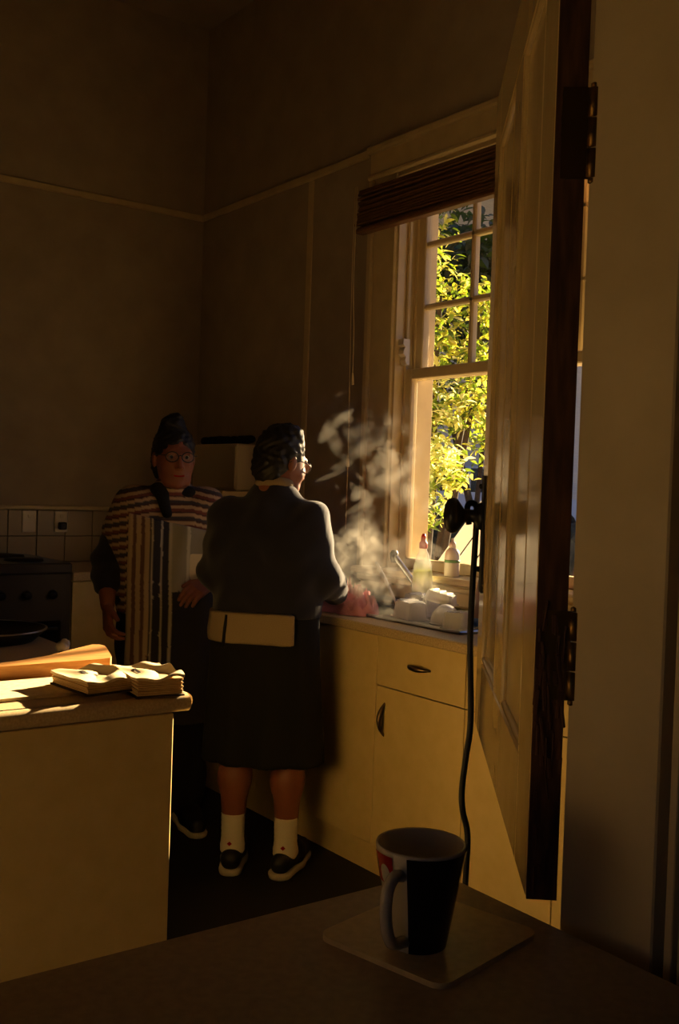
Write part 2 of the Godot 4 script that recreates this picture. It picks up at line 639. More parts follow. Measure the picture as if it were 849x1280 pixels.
func shell() -> void:
	var st := new_st()
	span(st, Vector3(LX - 0.2, -0.12, BZ - 0.2), Vector3(WX + 0.2, 0, 1.9))
	struct("floor", st, M.lino, "dark linoleum kitchen floor")
	st = new_st()
	span(st, Vector3(LX - 0.2, TOP, BZ - 0.2), Vector3(WX + 0.2, TOP + 0.12, 1.9))
	struct("ceiling", st, M.ceiling_paint, "plain painted ceiling high above the kitchen")
	st = new_st()
	span(st, Vector3(WX, 0, BZ - 0.2), Vector3(WX + 0.2, TOP, WZ0))
	span(st, Vector3(WX, 0, WZ1), Vector3(WX + 0.2, TOP, 1.9))
	span(st, Vector3(WX, 0, WZ0), Vector3(WX + 0.2, WY0, WZ1))
	span(st, Vector3(WX, WY1, WZ0), Vector3(WX + 0.2, TOP, WZ1))
	struct("wall_right", st, M.wall_paint, "cream painted wall around the sash window")
	st = new_st()
	span(st, Vector3(LX - 0.2, 0, BZ - 0.2), Vector3(WX, TOP, BZ))
	struct("wall_back", st, M.wall_paint, "cream painted far wall behind the two people")
	st = new_st()
	span(st, Vector3(LX - 0.2, 0, BZ), Vector3(LX, TOP, 0.2))
	span(st, Vector3(LX - 0.2, 0, 0.95), Vector3(LX, TOP, 1.9))
	span(st, Vector3(LX - 0.2, 0, 0.2), Vector3(LX, 1.1, 0.95))
	span(st, Vector3(LX - 0.2, 1.85, 0.2), Vector3(LX, TOP, 0.95))
	struct("wall_left", st, M.wall_paint, "cream painted wall opposite the window")
	st = new_st()
	span(st, Vector3(LX, 0, -0.745), Vector3(-0.04, TOP, -0.6))
	span(st, Vector3(0.90, 0, -0.745), Vector3(WX, TOP, -0.6))
	span(st, Vector3(-0.04, 0, -0.745), Vector3(0.90, 0.9, -0.6))
	span(st, Vector3(-0.04, 2.16, -0.745), Vector3(0.90, TOP, -0.6))
	struct("wall_front", st, M.wall_paint, "cream wall with the serving hatch in it")
	st = new_st()
	span(st, Vector3(LX, 0, 1.7), Vector3(WX, TOP, 1.9))
	struct("wall_near", st, M.wall_paint, "painted wall of the room outside the hatch")
	var nw := Node3D.new()  # unseen window, added to bring fill light into the near room
	nw.name = "window_2"
	add_child(nw)
	nw.position = Vector3(LX, 1.1, 0.575)
	nw.set_meta("kind", "structure")
	tag(nw, "added unseen window that gives fill light to the room outside the hatch", "window")
	st = new_st()
	for a: float in [-0.375, 0.345]:
		span(st, Vector3(-0.12, 0, a), Vector3(-0.07, 0.75, a + 0.03), 0.003)
	for a: float in [0.0, 0.72]:
		span(st, Vector3(-0.12, a, -0.345), Vector3(-0.07, a + 0.03, 0.345), 0.003)
	obj("frame", st, M.trim_paint, nw)
	st = new_st()
	quad(st, Vector3(-0.095, 0.03, -0.345), Vector3(-0.095, 0.72, -0.345), Vector3(-0.095, 0.72, 0.345), Vector3(-0.095, 0.03, 0.345), Vector3(1, 0, 0))
	obj("pane", st, M.pane_glass, nw)
	# picture rail, wall batten, baseboards
	st = new_st()
	span(st, Vector3(LX, 2.835, BZ), Vector3(WX, 2.87, BZ + 0.022), 0.006)
	struct("trim_1", st, M.trim_paint, "thin picture rail along the far wall")
	st = new_st()
	span(st, Vector3(WX - 0.022, 2.835, BZ + 0.022), Vector3(WX, 2.87, -3.68), 0.006)
	struct("trim_2", st, M.trim_paint, "thin picture rail left of the window")
	st = new_st()
	span(st, Vector3(WX - 0.01, 0.9, -4.165), Vector3(WX, 2.835, -4.125), 0.003)
	struct("trim_3", st, M.trim_paint, "narrow upright cover strip on the window wall")
	st = new_st()
	span(st, Vector3(LX, 0, BZ), Vector3(WX, 0.14, BZ + 0.02), 0.004)
	struct("baseboard_back", st, M.trim_paint, "painted skirting along the far wall")


# ---------------------------------------------------------------- window

func sash_window(called: String, label: String, z0: float, z1: float, across: int) -> void:
	var w := Node3D.new()
	w.name = called
	add_child(w)
	w.position = Vector3(WX, WY0, (z0 + z1) / 2.0)
	w.set_meta("kind", "structure")
	tag(w, label, "window")
	var o := -w.position
	var wide := 0.19
	var st := new_st()
	# inner casing: stepped architrave on both sides and across the head
	for s: float in [-1.0, 1.0]:
		var e := z0 if s < 0 else z1
		var a := e - 0.01 * s
		span(st, o + Vector3(WX - 0.024, WY0 + 0.02, a), o + Vector3(WX, 2.72, a + wide * s), 0.004)
		span(st, o + Vector3(WX - 0.042, WY0 + 0.02, a + (wide - 0.035) * s), o + Vector3(WX - 0.022, 2.72, a + wide * s), 0.006)
		span(st, o + Vector3(WX - 0.034, WY0 + 0.02, a + 0.002 * s), o + Vector3(WX - 0.022, 2.72, a + 0.03 * s), 0.005)
	span(st, o + Vector3(WX - 0.026, 2.70, z0 - wide), o + Vector3(WX, 2.84, z1 + wide), 0.004)
	span(st, o + Vector3(WX - 0.055, 2.835, z0 - wide), o + Vector3(WX, 2.865, z1 + wide), 0.008)
	span(st, o + Vector3(WX - 0.045, 2.72, z0 - wide), o + Vector3(WX - 0.02, 2.745, z1 + wide), 0.008)
	obj("casing", st, M.trim_paint, w)
	st = new_st()
	for s: float in [-1.0, 1.0]:
		var e := z0 if s < 0 else z1
		span(st, o + Vector3(WX - 0.02, WY0, e), o + Vector3(WX + 0.2, WY1, e - 0.02 * s), 0.002)
		span(st, o + Vector3(WX + 0.028, WY0, e - 0.02 * s), o + Vector3(WX + 0.042, WY1, e - 0.036 * s), 0.003)
		span(st, o + Vector3(WX + 0.075, WY0, e - 0.02 * s), o + Vector3(WX + 0.087, WY1, e - 0.036 * s), 0.003)
	span(st, o + Vector3(WX - 0.02, WY1 - 0.02, z0), o + Vector3(WX + 0.2, WY1, z1), 0.002)
	obj("jamb", st, M.trim_paint, w)
	st = new_st()
	span(st, o + Vector3(WX - 0.12, 1.012, z0 - 0.12), o + Vector3(WX + 0.06, 1.042, z1 + 0.12), 0.009)
	obj("stool", st, M.trim_paint, w)
	st = new_st()
	span(st, o + Vector3(WX - 0.095, 0.93, z0 - 0.08), o + Vector3(WX, 1.012, z1 + 0.08), 0.008)
	span(st, o + Vector3(WX - 0.108, 0.985, z0 - 0.09), o + Vector3(WX - 0.09, 1.012, z1 + 0.09), 0.007)
	obj("apron", st, M.trim_paint, w)
	st = new_st()
	span(st, o + Vector3(WX + 0.06, 0.985, z0), o + Vector3(WX + 0.26, 1.03, z1), 0.006)
	obj("outer_sill", st, M.trim_paint, w)
	# sashes: lower in front, upper behind
	sash(w, o, "lower_sash", WX + 0.05, 1.042, 1.89, 0.05, 0.045, 0.044, 1, 1, z0, z1)
	sash(w, o, "upper_sash", WX + 0.098, 1.846, 2.735, 0.058, 0.044, 0.05, across, 3, z0, z1)
	# horns on the upper sash stiles, scalloped
	for s: float in [-1.0, 1.0]:
		st = new_st()
		var z := z0 + 0.038 if s < 0 else z1 - 0.038
		var pts := PackedVector2Array([Vector2(0, 0.03), Vector2(0.034, 0.03), Vector2(0.036, 0.006), Vector2(0.024, -0.004), Vector2(0.032, -0.018), Vector2(0.034, -0.034), Vector2(0.02, -0.044), Vector2(0.024, -0.06), Vector2(0.016, -0.076), Vector2(0, -0.08)])
		add_prism(st, pts, 0.036, Transform3D(Basis(Vector3(-1, 0, 0), Vector3.UP, Vector3(0, 0, -1)), o + Vector3(WX + 0.03, 1.985, z)))
		obj("sash_horn", st, M.white_gloss, w)
	st = new_st()
	add_lathe(st, [Vector2(0.0, 0), Vector2(0.02, 0), Vector2(0.018, 0.008), Vector2(0.008, 0.012), Vector2(0.008, 0.024), Vector2(0, 0.026)], 14, Transform3D(Basis(), o + Vector3(WX + 0.05, 1.89, (z0 + z1) / 2)))
	span(st, o + Vector3(WX + 0.04, 1.905, (z0 + z1) / 2 - 0.04), o + Vector3(WX + 0.06, 1.916, (z0 + z1) / 2 + 0.005), 0.004)
	obj("catch", st, M.dark_iron, w)


func window_and_blind() -> void:
	sash_window("window_1", "tall wooden sash window above the sink with small upper panes", WZ0, WZ1, 4)
	var st := new_st()
	# matchstick blind, drawn up
	var b := thing("bamboo_blind", "dark bamboo slat blind drawn up under the window head", "blind", Vector3(WX - 0.07, 2.475, -2.815))
	st = new_st()
	span(st, Vector3(-0.012, 0.178, -0.85), Vector3(0.03, 0.198, 0.85), 0.004)
	obj("head_rail", st, M.bamboo, b)
	var rod := new_st()
	add_tube(rod, [Vector3(0, 0, -0.846), Vector3(0, 0.001, -0.3), Vector3(0, -0.001, 0.2), Vector3(0, 0, 0.846)], 0.0062, 7)
	rod.generate_normals()
	var rod_mesh := rod.commit()
	var y := 0.172
	while y > 0.03:
		for layer in 3:
			var s := put_mesh("slat", rod_mesh, M.bamboo, b)
			s.position = Vector3(-0.014 + 0.014 * layer + rng.randf_range(-0.005, 0.005), y + rng.randf_range(-0.003, 0.003), rng.randf_range(-0.008, 0.008))
			s.rotation = Vector3(rng.randf_range(-0.006, 0.006), rng.randf_range(-0.006, 0.006), rng.randf() * TAU)
		y -= 0.0125
	st = new_st()
	span(st, Vector3(-0.026, 0.008, -0.85), Vector3(0.022, 0.03, 0.85), 0.006)
	obj("bottom_rail", st, M.bamboo, b)
	for c in [[-0.851, 0.0], [-0.838, 1.0]]:
		st = new_st()
		var drop := -1.28 if c[1] == 0.0 else -0.62
		add_tube(st, curve([Vector3(-0.028, 0.21, c[0]), Vector3(-0.03, -0.2, c[0] - 0.004), Vector3(-0.024, drop * 0.7, c[0] + 0.003), Vector3(-0.022, drop, c[0])], 5), 0.0022, 6)
		obj("pull_cord", st, M.cord_white, b)
		st = new_st()
		add_lathe(st, [Vector2(0, -0.03), Vector2(0.009, -0.026), Vector2(0.007, 0.0), Vector2(0.004, 0.022), Vector2(0, 0.024)], 12, Transform3D(Basis(), Vector3(-0.022, (-0.98 if c[1] == 0.0 else drop), c[0])))
		obj("cord_toggle", st, M.cord_white, b)


func sash(w: Node3D, o: Vector3, called: String, x: float, y0: float, y1: float, stile: float, low: float, high: float, nz: int, ny: int, za: float, zb: float) -> void:
	var z0 := za + 0.022
	var z1 := zb - 0.022
	var st := new_st()
	var t := 0.038
	span(st, o + Vector3(x - t / 2, y0, z0), o + Vector3(x + t / 2, y1, z0 + stile), 0.004)
	span(st, o + Vector3(x - t / 2, y0, z1 - stile), o + Vector3(x + t / 2, y1, z1), 0.004)
	span(st, o + Vector3(x - t / 2, y0, z0 + stile), o + Vector3(x + t / 2, y0 + low, z1 - stile), 0.004)
	span(st, o + Vector3(x - t / 2, y1 - high, z0 + stile), o + Vector3(x + t / 2, y1, z1 - stile), 0.004)
	var frame := obj(called, st, M.trim_paint, w)
	var gz0 := z0 + stile
	var gz1 := z1 - stile
	var gy0 := y0 + low
	var gy1 := y1 - high
	var pw := (gz1 - gz0) / nz
	var ph := (gy1 - gy0) / ny
	for k in range(1, nz):
		st = new_st()
		span(st, o + Vector3(x - 0.017, gy0, gz0 + pw * k - 0.012), o + Vector3(x + 0.017, gy1, gz0 + pw * k + 0.012), 0.006)
		obj("glazing_bar", st, M.trim_paint, frame)
	for k in range(1, ny):
		st = new_st()
		span(st, o + Vector3(x - 0.017, gy0 + ph * k - 0.012, gz0), o + Vector3(x + 0.017, gy0 + ph * k + 0.012, gz1), 0.006)
		obj("glazing_bar", st, M.trim_paint, frame)
	for i in nz:
		for j in ny:
			st = new_st()
			quad(st, o + Vector3(x, gy0 + ph * j, gz0 + pw * i), o + Vector3(x, gy0 + ph * j + ph, gz0 + pw * i), o + Vector3(x, gy0 + ph * j + ph, gz0 + pw * i + pw), o + Vector3(x, gy0 + ph * j, gz0 + pw * i + pw), Vector3(-1, 0, 0))
			obj("pane", st, M.pane_glass, frame)


# ---------------------------------------------------------------- outside

func leaf_mesh(long: float, wide: float) -> ArrayMesh:
	var st := new_st()
	st.set_smooth_group(1)
	var spine := []
	for k in 5:
		var t := k / 4.0
		spine.append(Vector3(0, -0.18 * long * t * t, -long * t))
	var half := [0.05, 0.8, 1.0, 0.62, 0.02]
	for k in 4:
		for s: float in [-1.0, 1.0]:
			var a: Vector3 = spine[k] + Vector3(s * wide * 0.5 * half[k], wide * 0.16 * half[k], 0)
			var b: Vector3 = spine[k + 1] + Vector3(s * wide * 0.5 * half[k + 1], wide * 0.16 * half[k + 1], 0)
			quad(st, spine[k], a, b, spine[k + 1], Vector3.UP)
	st.generate_normals()
	return st.commit()


func any_turn(tilt := 1.0) -> Basis:
	return Basis.from_euler(Vector3(rng.randf_range(-1.0, 0.7) * tilt, rng.randf() * TAU, rng.randf_range(-0.6, 0.6) * tilt))


# clusters: [centre, radii, leaves]; the first ones stand nearest the house
func shrub(called: String, label: String, at: Vector3, clusters: Array, stems: Array, long: float, singles: int, tones: Array) -> Node3D:
	var t := thing(called, label, "shrub" if called == "garden_shrub" else "tree", at)
	for s in stems:
		var st := new_st()
		var r := []
		var pts := curve(s, 4)
		for k in pts.size():
			r.append(lerpf(0.045, 0.012, float(k) / pts.size()))
		add_tube(st, pts, r, 7)
		obj("branch", st, M.bark, t)
	var meshes := [leaf_mesh(long, long * 0.42), leaf_mesh(long * 0.8, long * 0.40)]
	var spots := []
	for c in clusters:
		for k in c[2]:
			var d := Vector3(rng.randfn(), rng.randfn(), rng.randfn()).normalized() * pow(rng.randf(), 0.45)
			spots.append(c[0] + d * c[1])
	var near := func(p: Vector3) -> float: return (p + at).distance_to(Vector3(2.9, 1.9, -3.0))
	spots.sort_custom(func(a, b): return near.call(a) < near.call(b))
	for k in mini(singles, spots.size()):
		var l := put_mesh("leaf", meshes[k % 2], M[tones[rng.randi() % tones.size()]], t)
		l.transform = Transform3D(any_turn(), spots[k])
	if spots.size() > singles:
		var mm := MultiMesh.new()
		mm.transform_format = MultiMesh.TRANSFORM_3D
		mm.use_colors = true
		mm.mesh = meshes[0]
		mm.instance_count = spots.size() - singles
		for k in mm.instance_count:
			mm.set_instance_transform(k, Transform3D(any_turn().scaled(Vector3.ONE * rng.randf_range(0.7, 1.25)), spots[k + singles]))
			mm.set_instance_color(k, (M[tones[rng.randi() % tones.size()]].albedo_color as Color).srgb_to_linear())
		var o := MultiMeshInstance3D.new()
		o.name = "foliage"
		o.multimesh = mm
		o.material_override = M.leaf_mixed
		o.set_meta("kind", "stuff")
		t.add_child(o)
	return t


func garden() -> void:
	var st := new_st()
	span(st, Vector3(3.02, -0.45, -60), Vector3(60, -0.3, 30))
	struct("ground", st, M.ground_dirt, "pale sunlit ground outside the window")
	st = new_st()
	span(st, Vector3(-60, -0.45, -60), Vector3(LX - 0.2, -0.3, 30))
	struct("ground_yard", st, M.ground_dirt, "ground on the shaded side of the house")
	# shrub outside the window
	var at := Vector3(4.55, -0.3, -5.25)
	var cl := []
	for c in [
		[Vector3(4.60, 3.14, -5.36), Vector3(0.21, 0.27, 0.21), 230],
		[Vector3(4.51, 2.70, -5.16), Vector3(0.27, 0.24, 0.27), 330],
		[Vector3(4.70, 2.56, -4.90), Vector3(0.18, 0.19, 0.18), 220],
		[Vector3(4.34, 2.29, -4.91), Vector3(0.28, 0.21, 0.28), 330],
		[Vector3(4.63, 2.24, -4.82), Vector3(0.18, 0.17, 0.18), 220],
		[Vector3(4.19, 1.90, -4.76), Vector3(0.24, 0.22, 0.24), 340],
		[Vector3(4.60, 1.93, -4.83), Vector3(0.19, 0.18, 0.19), 240],
		[Vector3(4.13, 1.56, -4.67), Vector3(0.19, 0.20, 0.19), 300],
		[Vector3(4.09, 1.27, -4.69), Vector3(0.15, 0.16, 0.15), 170],
		[Vector3(4.26, 1.46, -4.69), Vector3(0.15, 0.11, 0.15), 120]]:
		cl.append([c[0] - at, c[1], c[2]])
	cl.append([Vector3(5.20, 1.76, -5.38) - at, Vector3(0.22, 0.2, 0.2), 160])
	var stems := []
	for e in [Vector3(4.55, 3.09, -5.27), Vector3(4.47, 2.63, -5.07), Vector3(4.68, 2.48, -4.91), Vector3(4.26, 1.93, -4.83), Vector3(4.58, 1.91, -4.85), Vector3(4.20, 1.54, -4.74)]:
		stems.append([Vector3(rng.randf_range(-0.1, 0.1), 0, rng.randf_range(-0.1, 0.1)), (e - at) * Vector3(0.4, 0.5, 0.4), e - at])
	shrub("garden_shrub", "sunlit yellow-green leafy shrub just outside the sash window", at, cl, stems, 0.07, 290, ["leaf_yellow", "leaf_green", "leaf_green", "leaf_pale", "leaf_olive", "leaf_yellow", "leaf_pale"])
	# tree further off, its crown dull and dark behind the upper panes
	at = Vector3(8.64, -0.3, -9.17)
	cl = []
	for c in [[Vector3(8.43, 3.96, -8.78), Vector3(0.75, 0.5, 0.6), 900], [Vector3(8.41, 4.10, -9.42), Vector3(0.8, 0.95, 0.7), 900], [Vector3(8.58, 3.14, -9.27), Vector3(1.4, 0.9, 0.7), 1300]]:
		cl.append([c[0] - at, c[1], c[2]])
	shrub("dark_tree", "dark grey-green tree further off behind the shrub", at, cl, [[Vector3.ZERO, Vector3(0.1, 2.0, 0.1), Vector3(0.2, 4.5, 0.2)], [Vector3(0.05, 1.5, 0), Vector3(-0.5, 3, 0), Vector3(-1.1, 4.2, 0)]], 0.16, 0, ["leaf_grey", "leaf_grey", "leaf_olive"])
	# a tree added on the sunny side, out of view, to shade the upper sash
	at = Vector3(7.0, -0.3, -4.35)
	cl = [[Vector3(0, 4.17, 0.0), Vector3(0.8, 0.85, 0.38), 2400]]
	shrub("added_shade_tree", "added unseen leafy tree placed to shade the upper panes", at, cl, [[Vector3.ZERO, Vector3(0.05, 1.8, 0.05), Vector3(0, 3.9, 0.05)], [Vector3(0.02, 2.2, 0), Vector3(0.1, 3.0, -0.15), Vector3(0.2, 4.2, -0.3)]], 0.15, 0, ["leaf_green", "leaf_olive", "leaf_yellow"])
	# dark post close outside the lower sash
	var po := thing("garden_post", "dark weathered garden post standing close outside the lower sash", "post", Vector3(3.062, -0.3, -3.590))
	st = new_st()
	add_lathe(st, [Vector2(0, 0), Vector2(0.024, 0), Vector2(0.024, 2.08), Vector2(0.02, 2.09), Vector2(0, 2.1)], 12)
	obj("shaft", st, M.bark, po)
	st = new_st()
	add_lathe(st, [Vector2(0.0, 2.08), Vector2(0.032, 2.08), Vector2(0.032, 2.1), Vector2(0.0, 2.13)], 12)
	obj("post_cap", st, M.bark, po)
	# low dark hedge
	st = new_st()
	var hd := thing("clipped_hedge", "low dark hedge along the street behind the shrub", "hedge", Vector3(10.2, -0.3, -10.5), deg_to_rad(-36.3))
	soft("hedge_body", [["c", Vector3(-3.2, 0.5, 0), Vector3(3.2, 0.5, 0), 0.55, 0.55, 0.02], ["c", Vector3(-3.2, 0.9, 0), Vector3(3.2, 0.85, 0), 0.42, 0.42, 0.1]], 0.09, M.hedge_dark, hd, Transform3D(), [], func(p): return 0.06 * sin(p.x * 17.0 + 3.0 * sin(p.y * 11.0)) * sin(p.y * 13.0 + p.z * 9.0))
	car(Vector3(14.9, 0.42, -15.2))
	st = new_st()
	var bank := struct("street", st_span(Vector3(11.5, -0.3, -60), Vector3(60, 0.42, 30)), M.ground_dirt, "raised street bank beyond the garden hedge")
	# neighbouring house
	var h := thing("neighbour_house", "grey weatherboard house wall beyond the trees", "house", Vector3(16.6, 0.42, -15.8), deg_to_rad(-36.3))
	st = new_st()
	span(st, Vector3(-7, 0, -5), Vector3(7, 8.1, -0.03))
	obj("wall_core", st, M.weatherboard, h)
	var bst := new_st()
	add_box(bst, Vector3.ZERO, Vector3(14.1, 0.205, 0.03), 0.004, Basis(Vector3.RIGHT, 0.09))
	bst.generate_normals()
	var bm := bst.commit()
	for k in 40:
		var p := put_mesh("weatherboard", bm, M.weatherboard, h)
		p.position = Vector3(0, 0.12 + 0.2 * k, 0.0)
	st = new_st()
	add_prism(st, PackedVector2Array([Vector2(-5.5, 8.05), Vector2(0.6, 8.05), Vector2(0.6, 8.18), Vector2(-2.4, 9.8), Vector2(-5.5, 8.18)]), 15.2, Transform3D(Basis(Vector3(0, 0, -1), Vector3.UP, Vector3.RIGHT), Vector3.ZERO))
	obj("roof", st, M.stove_enamel, h)
	# white slatted garden chair by the wall, its back sloping
	var c := thing("garden_chair", "white slatted garden chair with sloping back outside the window", "chair", Vector3(3.95, -0.3, -4.08), deg_to_rad(-34))
	var lean := Basis(Vector3(0, 0, 1), deg_to_rad(-34))
	for k in 3:
		st = new_st()
		add_box(st, Vector3(-0.085, 1.35, 0) + lean * Vector3(-0.05 + 0.082 * k, 0, 0.012 * k), Vector3(0.075, 0.66, 0.022), 0.005, lean)
		obj("back_slat", st, M.white_paint, c)
	for z: float in [0.04, -0.5]:
		st = new_st()
		add_box(st, Vector3(-0.42, 0.46, z), Vector3(0.045, 0.92, 0.045), 0.005)
		obj("leg", st, M.white_paint, c)
		st = new_st()
		add_box(st, Vector3(0.32, 0.5, z), Vector3(0.045, 1.0, 0.045), 0.005)
		obj("leg", st, M.white_paint, c)
	for k in 4:
		st = new_st()
		add_box(st, Vector3(-0.38 + 0.16 * k, 0.78 - 0.02 * k, -0.23), Vector3(0.14, 0.022, 0.6), 0.004)
		obj("seat_slat", st, M.white_paint, c)


func st_span(lo: Vector3, hi: Vector3, bevel := 0.0) -> SurfaceTool:
	var st := new_st()
	span(st, lo, hi, bevel)
	return st


func car(at: Vector3) -> void:
	var c := thing("parked_car", "pale car parked on the street beyond the shrub", "car", at, deg_to_rad(-36.3))
	var side := PackedVector2Array([Vector2(-2.0, 0.3), Vector2(2.1, 0.3), Vector2(2.1, 0.62), Vector2(2.0, 0.8), Vector2(1.0, 0.93), Vector2(-1.95, 0.95), Vector2(-2.05, 0.7)])
	var st := new_st()
	add_prism(st, side, 1.66, Transform3D())
	obj("body", st, M.car_paint, c)
	st = new_st()
	add_prism(st, PackedVector2Array([Vector2(-1.9, 0.95), Vector2(1.0, 0.93), Vector2(0.3, 1.38), Vector2(-1.5, 1.40)]), 1.5, Transform3D())
	obj("window_band", st, M.car_glass, c)
	st = new_st()
	add_box(st, Vector3(-0.6, 1.42, 0), Vector3(1.8, 0.05, 1.46), 0.02)
	for x: float in [-1.62, -0.5, 0.62]:
		add_box(st, Vector3(x, 1.17, 0), Vector3(0.06, 0.5, 1.52), 0.01, Basis(Vector3(0, 0, 1), 0.5 if x > 0 else (-0.3 if x < -1 else 0.0)))
	obj("roof", st, M.car_paint, c)
	for x: float in [-1.25, 1.3]:
		for z: float in [-0.78, 0.78]:
			st = new_st()
			add_lathe(st, [Vector2(0, -0.1), Vector2(0.3, -0.1), Vector2(0.32, -0.06), Vector2(0.32, 0.06), Vector2(0.3, 0.1), Vector2(0, 0.1)], 20, Transform3D(Basis(Vector3.RIGHT, PI / 2), Vector3(x, 0.32, z)))
			obj("wheel", st, M.tyre, c)


# ---------------------------------------------------------------- sink wall

func pull(parent: Node, at: Vector3, along: Vector3) -> void:
	# bowed metal pull, on a front that faces -x
	var pts := []
	var r := []
	for k in 13:
		var t := k / 12.0 * 2.0 - 1.0
		pts.append(at + along * 0.058 * t + Vector3(-0.024 * (1.0 - t * t) + 0.002, 0, 0))
		r.append(0.0035 + 0.0065 * (1.0 - t * t))
	var st := new_st()
	add_tube(st, pts, r, 8)
	obj("handle", st, M.pewter, parent)


func base_unit(label: String, z0: float, z1: float, drawer: bool, handle_side: float) -> void:
	var fx := 2.275
	var c := thing("base_cabinet", label, "cabinet", Vector3(fx, 0, (z0 + z1) / 2.0))
	var h := (z1 - z0) / 2.0
	var st := new_st()
	for z: float in [-h, h - 0.016]:
		span(st, Vector3(0.018, 0.122, z), Vector3(WX - fx - 0.01, 0.862, z + 0.016))
	span(st, Vector3(0.018, 0.122, -h + 0.016), Vector3(WX - fx - 0.01, 0.14, h - 0.016))
	span(st, Vector3(WX - fx - 0.026, 0.14, -h + 0.016), Vector3(WX - fx - 0.01, 0.862, h - 0.016))
	span(st, Vector3(0.018, 0.83, -h + 0.016), Vector3(0.034, 0.862, h - 0.016))
	obj("carcass", st, M.laminate, c)
	st = new_st()
	span(st, Vector3(0.045, 0.0, -h), Vector3(0.062, 0.122, h))
	obj("kick_board", st, M.laminate, c)
	var top := 0.864
	if drawer:
		st = new_st()
		span(st, Vector3(0, 0.691, -h + 0.0016), Vector3(0.017, 0.864, h - 0.0016), 0.0015)
		var d := obj("drawer", st, M.laminate, c)
		pull(d, Vector3(0, 0.782, 0), Vector3(0, 0, 1))
		top = 0.687
	st = new_st()
	span(st, Vector3(0, 0.124, -h + 0.0016), Vector3(0.017, top, h - 0.0016), 0.0015)
	var door := obj("door", st, M.laminate, c)
	if handle_side != 0.0:
		pull(door, Vector3(0, 0.575, handle_side * (h - 0.05)), Vector3(0, 1, 0))


func sink_wall() -> void:
	base_unit("plain cream cabinet behind the legs of the person at the sink", -4.35, -3.62, false, 1.0)
	base_unit("cream cabinet with one plain door under the pink towel", -3.62, -2.845, false, 0.0)
	base_unit("cream cabinet with drawer and door under the draining tray", -2.845, -2.393, true, -1.0)
	base_unit("cream cabinet half hidden by the black cable and panelled door", -2.393, -2.006, true, 0.0)
	base_unit("cream cabinet wholly behind the open panelled door", -2.006, -1.4, true, 1.0)
	# worktop with the cut-out for the sink
	var st := new_st()
	var y0 := 0.866
	var y1 := 0.9
	span(st, Vector3(2.255, y0, -4.35), Vector3(WX, y1, -3.5), 0.004)
	span(st, Vector3(2.255, y0, -3.03), Vector3(WX, y1, -1.35), 0.004)
	span(st, Vector3(2.255, y0, -3.51), Vector3(2.37, y1, -3.02), 0.004)
	span(st, Vector3(2.66, y0, -3.51), Vector3(WX, y1, -3.02), 0.004)
	var w := obj("sink_worktop", st, M.worktop)
	tag(w, "long speckled worktop running under the window", "worktop")
	# steel sink: bowl and drainer
	var s := thing("kitchen_sink", "stainless steel sink with drainer below the window", "sink", Vector3(2.5, 0.9, -3.27))
	st = new_st()
	var r := 0.012
	for a in [[-0.13, -0.112, -0.24, 0.74], [0.155, 0.175, -0.24, 0.74], [-0.13, 0.175, -0.26, -0.235], [-0.13, 0.175, 0.715, 0.74]]:
		span(st, Vector3(a[0], 0.0, a[2]), Vector3(a[1], r, a[3]), 0.004)
	obj("rim", st, M.steel, s)
	st = new_st()
	span(st, Vector3(-0.112, 0.001, 0.235), Vector3(0.155, 0.005, 0.715), 0.001)
	obj("drainer", st, M.steel, s)
	for k in 7:
		st = new_st()
		add_tube(st, [Vector3(-0.09 + 0.037 * k, 0.005, 0.26), Vector3(-0.09 + 0.037 * k, 0.0065, 0.45), Vector3(-0.09 + 0.037 * k, 0.006, 0.69)], 0.004, 6)
		obj("drainer_rib", st, M.steel, s)
	st = new_st()
	span(st, Vector3(-0.112, -0.17, -0.235), Vector3(-0.106, 0.002, 0.235))
	span(st, Vector3(0.15, -0.17, -0.235), Vector3(0.156, 0.002, 0.235))
	span(st, Vector3(-0.112, -0.17, -0.235), Vector3(0.156, 0.002, -0.229))
	span(st, Vector3(-0.112, -0.17, 0.229), Vector3(0.156, 0.002, 0.235))
	span(st, Vector3(-0.112, -0.176, -0.235), Vector3(0.156, -0.17, 0.235))
	obj("bowl", st, M.steel, s)
	# tap
	var t := thing("mixer_tap", "chrome mixer tap with raised lever behind the sink", "tap", Vector3(2.69, 0.9, -3.13))
	st = new_st()
	add_lathe(st, [Vector2(0, 0), Vector2(0.03, 0), Vector2(0.029, 0.008), Vector2(0.021, 0.014), Vector2(0.02, 0.085), Vector2(0.023, 0.096), Vector2(0.02, 0.112), Vector2(0, 0.118)], 24)
	obj("body", st, M.chrome, t)
	st = new_st()
	add_tube(st, curve([Vector3(0, 0.075, 0.02), Vector3(-0.005, 0.10, 0.0), Vector3(-0.012, 0.155, -0.06), Vector3(-0.02, 0.205, -0.115)], 4), 0.0115, 12)
	obj("spout", st, M.chrome, t)
	st = new_st()
	add_lathe(st, [Vector2(0, -0.03), Vector2(0.011, -0.03), Vector2(0.015, -0.012), Vector2(0.017, 0.008), Vector2(0.011, 0.02), Vector2(0, 0.022)], 16, Transform3D(Basis(), Vector3(-0.021, 0.21, -0.12)))
	obj("nozzle", st, M.dark_iron, t)
	st = new_st()
	add_tube(st, [Vector3(0.0, 0.11, 0.0), Vector3(0.004, 0.13, 0.012), Vector3(0.01, 0.145, 0.04)], [0.008, 0.007, 0.006], 10, 0.6)
	obj("lever", st, M.chrome, t)


# ---------------------------------------------------------------- back wall

